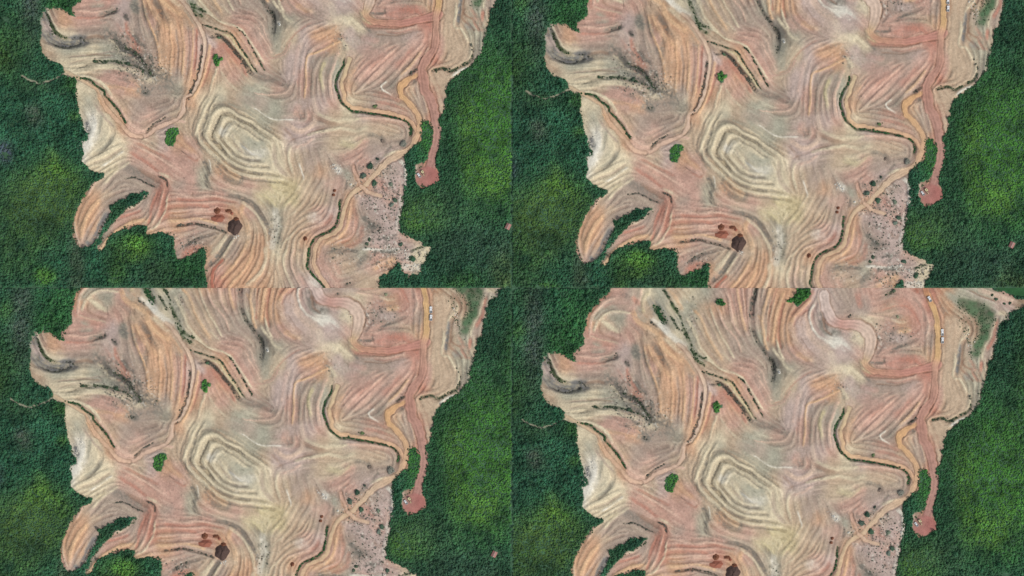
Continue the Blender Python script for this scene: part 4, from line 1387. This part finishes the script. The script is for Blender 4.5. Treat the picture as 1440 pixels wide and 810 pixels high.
# ------------------------------------------------------------------ single bushes on the bare ground
BUSHES = [  # sheet, x, y, radius px, tone, where
    ('B3', 240, 590, 5.5, (46, 66, 52), 'dark green bush beside the tan track, largest of the trackside row'),
    ('B3', 185, 668, 4.8, (70, 84, 72), 'grey green bush on the west verge just above the track fork'),
    ('B3', 275, 735, 5.0, (58, 80, 62), 'round green bush on the east verge by the track fork'),
    ('B3', 302, 532, 2.6, (50, 62, 52), 'small dark bush uphill of the largest trackside bush'),
    ('B3', 520, 400, 6.2, (104, 104, 94), 'wide grey dry bush beside the track bend near the green drain'),
    ('B3', 345, 380, 3.6, (110, 98, 88), 'brownish dry bush on pink ground above the track'),
    ('B3', 420, 745, 4.2, (98, 106, 90), 'tall narrow grey bush among stones near the white bank'),
    ('C3', 450, 70, 4.6, (66, 84, 68), 'dark bush by the reddish patch among the stones'),
    ('C3', 425, 110, 4.6, (96, 106, 94), 'pale grey bush just below the dark bush by the reddish patch'),
    ('C3', 605, 560, 5.2, (52, 78, 58), 'round dark bush on the cream spit at the forest edge'),
    ('C3', 500, 440, 4.4, (60, 78, 64), 'bush on stony ground north of the white stream bed'),
    ('C3', 240, 405, 3.6, (62, 76, 60), 'long dark bush at the west end of the white stream bed'),
    ('C3', 215, 440, 3.2, (66, 78, 62), 'low dark bush touching the white stream bed end'),
    ('A1', 1085, 540, 3.8, (58, 72, 56), 'dark bush in the scrub gully below the pale spur'),
    ('A1', 800, 518, 2.6, (52, 70, 52), 'small dark bush at the west end of the scrub line'),
    ('D3', 1172, 62, 2.6, (44, 66, 48), 'small dark bush north of the pale path by the field'),
    ('D3', 1205, 92, 3.2, (54, 74, 58), 'dark bush on the pale path beside the grass field'),
    ('D3', 1272, 132, 2.4, (48, 70, 50), 'small round bush on the pale path near the wood'),
    ('D3', 1322, 130, 3.0, (40, 62, 46), 'darkest bush on the pale path near the wood'),
    ('D3', 340, 22, 3.6, (74, 84, 66), 'scrubby bush on the pink hill west of the haul road'),
    ('D3', 372, 243, 3.0, (120, 122, 98), 'dry grey bush in the hollow of the ringed pink hill'),
    ('A2', 408, 318, 3.2, (70, 92, 68), 'green bush in the dark ditch below the terraces'),
    ('B3', 285, 85, 3.4, (86, 100, 66), 'low green bush on the bank above the tan track')]
bush_protos = []
for k in range(4):
    for i, (f, x, y, r, c, lab) in enumerate(BUSHES):
        p = place(k, F(f, '%g,%g' % (x, y))[0], 2)
        if p is None:
            continue
        t = link('bush', None, loc=(p[0], p[1], p[2] - .05), rz=random.uniform(0, 6.28), sc=(r * M * random.uniform(.95, 1.25), r * M * random.uniform(.65, .9), r * M * .6))
        cr = link('foliage', BUSH[i % 2], t); cr['tint'] = [float(v) for v in lin(c) * 2.1]
        link('stem', STEM, t)
        tag(t, lab + ', ' + VIEW[k] + ' view', 'bush', 'bushes on the bare ground')
        if k == 0 and len(bush_protos) < 2: bush_protos.append(cr)

# ------------------------------------------------------------------ spoil heaps
def heap_mesh(name, rx, ry, h, seed, k, c, mat):
    g = np.random.default_rng(seed)
    ph = g.uniform(0, 6.28, 6); am = g.uniform(.015, .055, 6)
    R, T = 9, 34
    V, Fc = [], []
    for i in range(R + 1):
        u = i / R
        for j in range(T):
            a = 2 * math.pi * j / T
            o_ = 1 + sum(am[m] * math.cos((m + 2) * a + ph[m]) for m in range(6))
            x, y = rx * u * o_ * math.cos(a), ry * u * o_ * math.sin(a)
            zz = h * (1 - u * u) ** 1.3 * (1 + .28 * math.cos(3 * a + ph[0]) * u * (1 - u) * 3) + g.normal(0, .05 * h) * (u < .99)
            lx, ly = (c[0] + x) / M + 720 - PAN[k][0], 405 - PAN[k][1] - (c[1] + y) / M
            zz += float(gz(k, np.array([lx]), np.array([ly]))[0]) - c[2] - (.12 if i == R else 0)
            V.append((x, y, zz))
    for i in range(R):
        for j in range(T):
            j2 = (j + 1) % T
            Fc.append((i * T + j, (i + 1) * T + j, (i + 1) * T + j2, i * T + j2))
    return mesh_np(name, np.array(V), np.array(Fc), mat)

M_DARK = flat_mat('dark_spoil', (84, 68, 62), .95, .1, .3, 1.3)
M_RED = flat_mat('red_spoil', (152, 98, 80), .95, .1, .22, 1.3)
M_BRN = flat_mat('brown_spoil', (118, 78, 60), .95, .1, .25, 1.3)
M_GRY = flat_mat('grey_spoil', (150, 146, 134), .95, .1, .2, 1.3)
HEAPS = [((330.5, 319), 10.5, 11.8, 2.4, M_DARK, 'large round dark brown spoil heap on tan slope'),
         ((332.5, 308.5), 4.2, 3.4, 1.3, M_BRN, 'small brown heap touching the top of the large dark heap'),
         ((307, 307), 10.0, 5.6, 1.2, M_RED, 'broad low red earth heap west of the dark heap'),
         ((306, 296.5), 5.0, 4.6, 1.2, M_BRN, 'brown earth heap above the broad red heap'),
         ((322, 296.5), 5.2, 2.6, .9, M_BRN, 'thin curved brown heap between the red heap and dark heap'),
         ((326.5, 300), 2.6, 2.2, .8, M_RED, 'tiny reddish heap at the end of the curved brown heap'),
         ((429.5, 335.5), 3.0, 3.6, .9, M_BRN, 'small brown heap west of the green drain bend'),
         ((470.5, 268), 2.6, 2.4, .7, M_BRN, 'upper of two small brown heaps left of the track fork'),
         ((469, 274), 2.8, 2.2, .7, M_BRN, 'lower of two small brown heaps left of the track fork')]
hcache = {}
for k in range(4):
    for i, (s_, rx, ry, h, m_, lab) in enumerate(HEAPS):
        p = place(k, s_, 1)
        if p is None:
            continue
        o = link('spoil_heap', heap_mesh('spoil_heap', rx * M, ry * M, h, 40 + i, k, p, m_), loc=p)
        tag(o, lab + ', ' + VIEW[k] + ' view', 'heap', 'spoil heaps')

# ------------------------------------------------------------------ boulders and rubble
def rock_mesh(seed):
    g = np.random.default_rng(seed)
    V = []; Fc = []
    for i, (zz, r) in enumerate(((-.3, .75), (.1, 1.0), (.5, .8), (.75, .35))):
        for j in range(7):
            a = 2 * math.pi * j / 7 + i * .3
            q = r * g.uniform(.75, 1.15); V.append((q * math.cos(a), q * math.sin(a) * .8, zz * g.uniform(.85, 1.1)))
    for i in range(3):
        for j in range(7):
            j2 = (j + 1) % 7; Fc.append((i * 7 + j, i * 7 + j2, (i + 1) * 7 + j2, (i + 1) * 7 + j))
    me = mesh_np('boulder', np.array(V), np.array(Fc), M_ROCK, False)
    return me
def tint_mat(name):
    m, nt, b = new_mat(name, .9, .2)
    a = nt.nodes.new('ShaderNodeAttribute'); a.attribute_type = 'INSTANCER'; a.attribute_name = 'tint'
    n = noise_node(nt, 2.2, 4)
    nt.links.new(scale_col(nt, a.outputs['Color'], n.outputs['Fac'], .8, 1.2), b.inputs['Base Color'])
    return m
M_ROCK = tint_mat('stone')
ROCK = [rock_mesh(1), rock_mesh(2)]
rock_protos = []
BOULD = [((335.5, 331.5), 1.5, 'white boulder at the foot of the large dark heap'), ((332.5, 333), 1.0, 'small white boulder left of the boulder below the dark heap'),
         ((472.5, 237), 2.0, 'pale boulder on the white scree above the grey mound'), ((477, 241), 1.6, 'pale boulder next to the grey mound'),
         ((393.3, 34.5), 2.2, 'white boulder beside the dark drain pool'), ((493.5, 259.5), 1.8, 'pale boulder on the track verge left of the fork')]
for k in range(4):
    for i, (s_, r, lab) in enumerate(BOULD):
        p = place(k, s_, 1)
        if p is None: continue
        o = link('boulder', ROCK[i % 2], loc=p, rz=i * 1.3, sc=r * M)
        o['tint'] = [float(v) for v in lin((220, 216, 206))]
        tag(o, lab + ', ' + VIEW[k] + ' view', 'boulder', 'pale boulders')
        if k == 0 and len(rock_protos) < 2: rock_protos.append(o)

scrub_lines = [(t, w, p) for t, w, st, rel, p in STROKES if t in 'eqGn' and w >= 1.9]
for k, (ox, oy) in enumerate(PAN):
    # scrub: low plants along drains, gullies and abandoned benches
    pts = []; tn = []; sc3 = []
    def add_scrub(p, w, step, tones, rs):
        q = smooth_line(p); L = np.r_[0, np.cumsum(np.hypot(*np.diff(q, axis=0).T))]
        n = int(L[-1] / step)
        t = RNG.uniform(0, L[-1], n)
        t = t[(np.sin(t * .9 + w) + np.sin(t * .37 + 2 * w) + RNG.normal(0, .6, n)) > (-9 if step < .6 else -.5)]
        n = len(t)
        x = np.interp(t, L, q[:, 0]) + RNG.normal(0, w * .33, n); y = np.interp(t, L, q[:, 1]) + RNG.normal(0, w * .33, n)
        for a_, b_ in zip(x, y):
            w_ = place(k, (a_, b_), 1)
            if w_ is None: continue
            pts.append(w_); tn.append(lin(tones[RNG.integers(len(tones))]) * RNG.uniform(.75, 1.25)); s_ = RNG.uniform(*rs); sc3.append((s_, s_, s_ * .8))
    for p in DRAINS:
        add_scrub(p, 2.0, .62, [(70, 108, 70), (80, 120, 72), (60, 92, 64)], (.4, .8))
    for tone, w, p in scrub_lines:
        tones = {'e': [(84, 104, 76), (98, 112, 86), (72, 90, 70)], 'q': [(84, 104, 70), (70, 92, 60), (98, 110, 82)], 'G': [(68, 112, 70), (58, 98, 62)], 'n': [(104, 108, 94), (118, 116, 104)]}[tone]
        add_scrub(p, w * .9, {'e': 1.1, 'q': 1.0, 'G': .25, 'n': 1.9}[tone], tones, (.35, .85))
    # seedlings and grass creeping over the edge of the woods, tufts in the grass field
    add_scrub(BARE[::2], 2.6, 1.3, [(88, 112, 80), (104, 118, 84), (76, 100, 74)], (.3, .7))
    for i in range(6):
        a0, b0 = PADDOCK[i * 2 % len(PADDOCK)], PADDOCK[(i * 2 + 9) % len(PADDOCK)]
        add_scrub(np.array([a0, (a0 + b0) / 2, b0]), 8, .9, [(92, 120, 84), (80, 104, 76), (108, 122, 90)], (.25, .55))
    # loose brush on the stony ground
    n = 2600
    x = RNG.uniform(0, 740, n * 14); y = RNG.uniform(-95, 408, n * 14)
    kp = (samp(stone_zone, x, y) > RNG.uniform(.4, 1.3, len(x))) & (samp((cls == 0).astype(np.float32), x, y) > .9)
    for a_, b_ in zip(x[kp][:n], y[kp][:n]):
        w_ = place(k, (a_, b_), 1)
        if w_ is None or RNG.random() > .55: continue
        pts.append(w_); tn.append(lin([(128, 128, 114), (116, 124, 104), (140, 132, 120)][RNG.integers(3)])); s_ = RNG.uniform(.25, .7); sc3.append((s_, s_, s_ * .7))
    o = instancer('scrub', np.array(pts), np.array(tn), np.array(sc3), RNG.integers(0, 2, len(pts)), bush_protos)
    tag(o, 'low green and grey scrub along the drains and gullies in the {} view'.format(VIEW[k]), 'scrub', kind='stuff')
    # rubble
    pts = []; tn = []; sc3 = []
    kp = (samp(stone_zone, x, y) > RNG.uniform(.3, 1.3, len(x))) & (samp((cls == 0).astype(np.float32), x, y) > .9)
    for a_, b_ in zip(x[kp][::-1][:n], y[kp][::-1][:n]):
        w_ = place(k, (a_, b_), 1)
        if w_ is None: continue
        pts.append(w_); tn.append(lin([(205, 196, 180), (186, 166, 152), (150, 140, 128)][RNG.integers(3)])); s_ = RNG.lognormal(-1.35, .4); sc3.append((s_, s_, s_))
    for (a0, b0), (a1, b1), m_ in (((566, 352), (590, 378), 70), ((540, 350), (562, 352), 40), ((570, 228), (571, 268), 60), ((466, 232), (480, 244), 50), ((330, 330), (338, 336), 14), ((113, 205), (130, 165), 60), ((655, -25), (664, -5), 30)):
        for _ in range(m_):
            t = RNG.random(); w_ = place(k, (a0 + (a1 - a0) * t + RNG.normal(0, 2.2), b0 + (b1 - b0) * t + RNG.normal(0, 2.2)), 1)
            if w_ is None: continue
            pts.append(w_); tn.append(lin((218, 212, 198))); s_ = RNG.lognormal(-1.15, .4); sc3.append((s_, s_, s_))
    o = instancer('rubble', np.array(pts), np.array(tn), np.array(sc3), RNG.integers(0, 2, len(pts)), rock_protos)
    tag(o, 'pale loose rubble strewn over the stony ground in the {} view'.format(VIEW[k]), 'rubble', kind='stuff')

# ------------------------------------------------------------------ vehicles
M_WHITE = flat_mat('white_paint', (228, 228, 226), .35, .5, .05)
M_GREYP = flat_mat('grey_bed', (118, 120, 120), .6, .4, .12)
M_GLASS = flat_mat('dark_glass', (30, 34, 38), .12, .6)
M_TYRE = flat_mat('tyre_rubber', (34, 34, 34), .85, .2)
M_STEEL = flat_mat('wheel_steel', (150, 150, 150), .4, .5, 0, 1, .6)
M_YEL = flat_mat('pale_yellow_paint', (222, 206, 160), .5, .4, .1)
M_DKSTEEL = flat_mat('dark_steel', (58, 54, 50), .6, .4, .1)
M_LAMP = flat_mat('lamp_glass', (210, 205, 190), .2, .5)
M_TAIL = flat_mat('tail_glass', (150, 30, 26), .3, .5)

def wheel(parent, x, y, r=.38, w=.26):
    sgn = 1 if x > 0 else -1
    t = link('wheel', MB().cyl((0, 0, 0), (sgn * w, 0, 0), r, r, 16).mesh('tyre', M_TYRE, False), parent, (x, y, r))
    link('rim', MB().cyl((sgn * (w - .02), 0, 0), (sgn * (w + .02), 0, 0), r * .58, r * .5, 12).mesh('rim', M_STEEL), t)

def pickup(loc, rz, label, L=5.1, Wd=2.1):
    t = link('pickup_truck', None, loc=loc, rz=rz)
    b = MB()                                                   # front is +y
    b.box((0, 0, .62), (Wd, L, .5), (.97, .985), .18)          # lower body
    b.box((0, L * .36, .98), (Wd * .94, L * .25, .26), (.9, .88), .16)   # bonnet
    link('body', b.mesh('body', M_WHITE), t)
    link('cab', MB().box((0, L * .08, 1.16), (Wd * .95, L * .36, .62), (.8, .7), .12).box((0, L * .07, 1.5), (Wd * .77, L * .25, .08), (.94, .94), .1).mesh('cab', M_WHITE), t)
    y0, y1 = L * .255, L * .17
    link('windscreen', MB().quad((-Wd * .43, y0 + .02, .9), (Wd * .43, y0 + .02, .9), (Wd * .36, y1 + .06, 1.46), (-Wd * .36, y1 + .06, 1.46)).mesh('windscreen', M_GLASS), t)
    for s in (-1, 1):
        x0, x1 = s * Wd * .481, s * Wd * .391
        link('side_window', MB().quad((x0, L * .2, .93), (x0, -L * .06, .93), (x1 + s * .006, -L * .03, 1.42), (x1 + s * .006, L * .14, 1.42)).mesh('side_window', M_GLASS), t)
        link('headlight', MB().box((s * Wd * .36, L * .5, .72), (.36, .08, .18), (1, 1), .03).mesh('headlight', M_LAMP), t)
        link('tail_light', MB().box((s * Wd * .44, -L * .5, .78), (.14, .07, .26), (1, 1), .02).mesh('tail_light', M_TAIL), t)
        link('mirror', MB().box((s * Wd * .55, L * .2, 1.05), (.24, .1, .18), (1, 1), .03).mesh('mirror', M_WHITE), t)
        for y in (L * .31, -L * .3): wheel(t, s * (Wd / 2 - .22), y)
    bed = MB().box((0, -L * .3, .885), (Wd * .84, L * .34, .03), (1, 1), .02)
    link('bed_floor', bed.mesh('bed_floor', M_GREYP), t)
    r_ = MB()
    for s in (-1, 1): r_.box((s * Wd * .455, -L * .3, 1.04), (Wd * .07, L * .37, .36), (.9, 1), .02)
    r_.box((0, -L * .478, 1.04), (Wd * .83, .1, .35), (1, .9), .02)
    link('bed_wall', r_.mesh('bed_wall', M_WHITE), t)
    tag(t, label, 'truck', 'parked white trucks')
    return t

def excavator(loc, rz, label):
    t = link('excavator', None, loc=loc, rz=rz)
    for s in (-1, 1):
        link('track', MB().box((s * .72, 0, .3), (.4, 2.5, .6), (1, .82), .18).mesh('track', M_DKSTEEL), t)
    link('house', MB().box((0, -.35, 1.0), (1.7, 1.9, .75), (.95, .92), .2).mesh('house', M_YEL), t)
    link('counterweight', MB().box((0, -1.3, .98), (1.6, .45, .68), (.95, .8), .18).mesh('counterweight', M_DKSTEEL), t)
    cb = link('cab', MB().box((-.45, .25, 1.6), (.75, 1.1, 1.1), (.88, .85), .12).mesh('cab', M_YEL), t)
    link('window', MB().quad((-.78, .815, 1.25), (-.14, .815, 1.25), (-.18, .745, 2.0), (-.73, .745, 2.0)).mesh('window', M_GLASS), cb)
    link('boom', MB().cyl((.3, .5, 1.1), (.3, 1.8, 2.5), .2, .17, 6).cyl((.3, 1.8, 2.5), (.3, 2.9, 2.0), .17, .14, 6).mesh('boom', M_YEL), t)
    link('arm', MB().cyl((.3, 2.9, 2.05), (.3, 2.6, .75), .13, .1, 6).mesh('arm', M_YEL), t)
    link('bucket', MB().box((.3, 2.5, .42), (.7, .6, .6), (.9, .6), .08).mesh('bucket', M_DKSTEEL), t)
    tag(t, label, 'excavator', 'pale excavators on the red pads')
    return t

for k in range(4):
    for lp, dz, lab, L, Wd in (((605.0, 62.5), .02, 'white pickup truck by the haul road, northern of the pair', 4.8, 1.95),
                               ((605.1, 73.6), -.03, 'white pickup truck by the haul road, southern of the pair', 4.3, 1.9),
                               ((587.2, 15.6), .5, 'lone white pickup truck at the top of the haul road', 4.2, 1.9)):
        p = place(k, to_site(3, [lp])[0], 1)
        if p: pickup((p[0], p[1], p[2] + .05), dz, lab + ', ' + VIEW[k] + ' view', L, Wd)
    p = place(k, (589.3, 246.6), 2)
    if p: pickup((p[0], p[1], p[2] + .03), math.radians(38), 'small white pickup truck on the round red pad, ' + VIEW[k] + ' view', 3.4, 1.6)
    p = place(k, (594.4, 242.2), 2)
    if p: excavator((p[0], p[1], p[2] + .03), math.radians(-150), 'pale yellow excavator on the round red pad, ' + VIEW[k] + ' view')

# ------------------------------------------------------------------ hut among the trees at the eastern edge
M_ROOF = flat_mat('faded_red_roof', (158, 114, 106), .8, .2, .12, 2)
M_WALL = flat_mat('pale_wall', (196, 194, 184), .85, .2, .1, 2)
M_DOOR = flat_mat('brown_door', (96, 72, 56), .8, .2, .1, 2)
for k in range(4):
    p = place(k, (714.5, 318.5), 1)
    if p is None: continue
    t = link('hut', None, loc=(p[0], p[1], p[2] - .05), rz=-.45)
    wl = MB()
    wl.box((0, 0, 1.2), (2.6, 3.6, 2.4), (1, 1), .02)
    link('wall', wl.mesh('wall', M_WALL), t)
    rf = MB()
    for s in (-1, 1):
        rf.quad((0, -2.1, 3.3), (0, 2.1, 3.3), (s * 1.75, 2.1, 2.35), (s * 1.75, -2.1, 2.35))
        rf.quad((0, -2.1, 3.2), (0, 2.1, 3.2), (s * 1.75, 2.1, 2.25), (s * 1.75, -2.1, 2.25))
    r_ = link('roof', rf.mesh('roof', M_ROOF), t)
    link('ridge_cap', MB().cyl((0, -2.12, 3.3), (0, 2.12, 3.3), .09, .09, 6).mesh('ridge_cap', M_WALL), r_)
    link('gable', MB().quad((-1.3, -1.79, 2.4), (1.3, -1.79, 2.4), (0, -1.79, 3.1)).quad((-1.3, 1.79, 2.4), (1.3, 1.79, 2.4), (0, 1.79, 3.1)).mesh('gable', M_WALL), t)
    link('door', MB().box((-.3, -1.83, 1.0), (.8, .06, 1.9)).mesh('door', M_DOOR), t)
    link('window', MB().box((-1.33, .3, 1.4), (.06, .8, .7)).mesh('window', M_GLASS), t)
    tag(t, 'small hut with faded red roof among trees, {} view'.format(VIEW[k]), 'hut', 'huts at the forest edge')
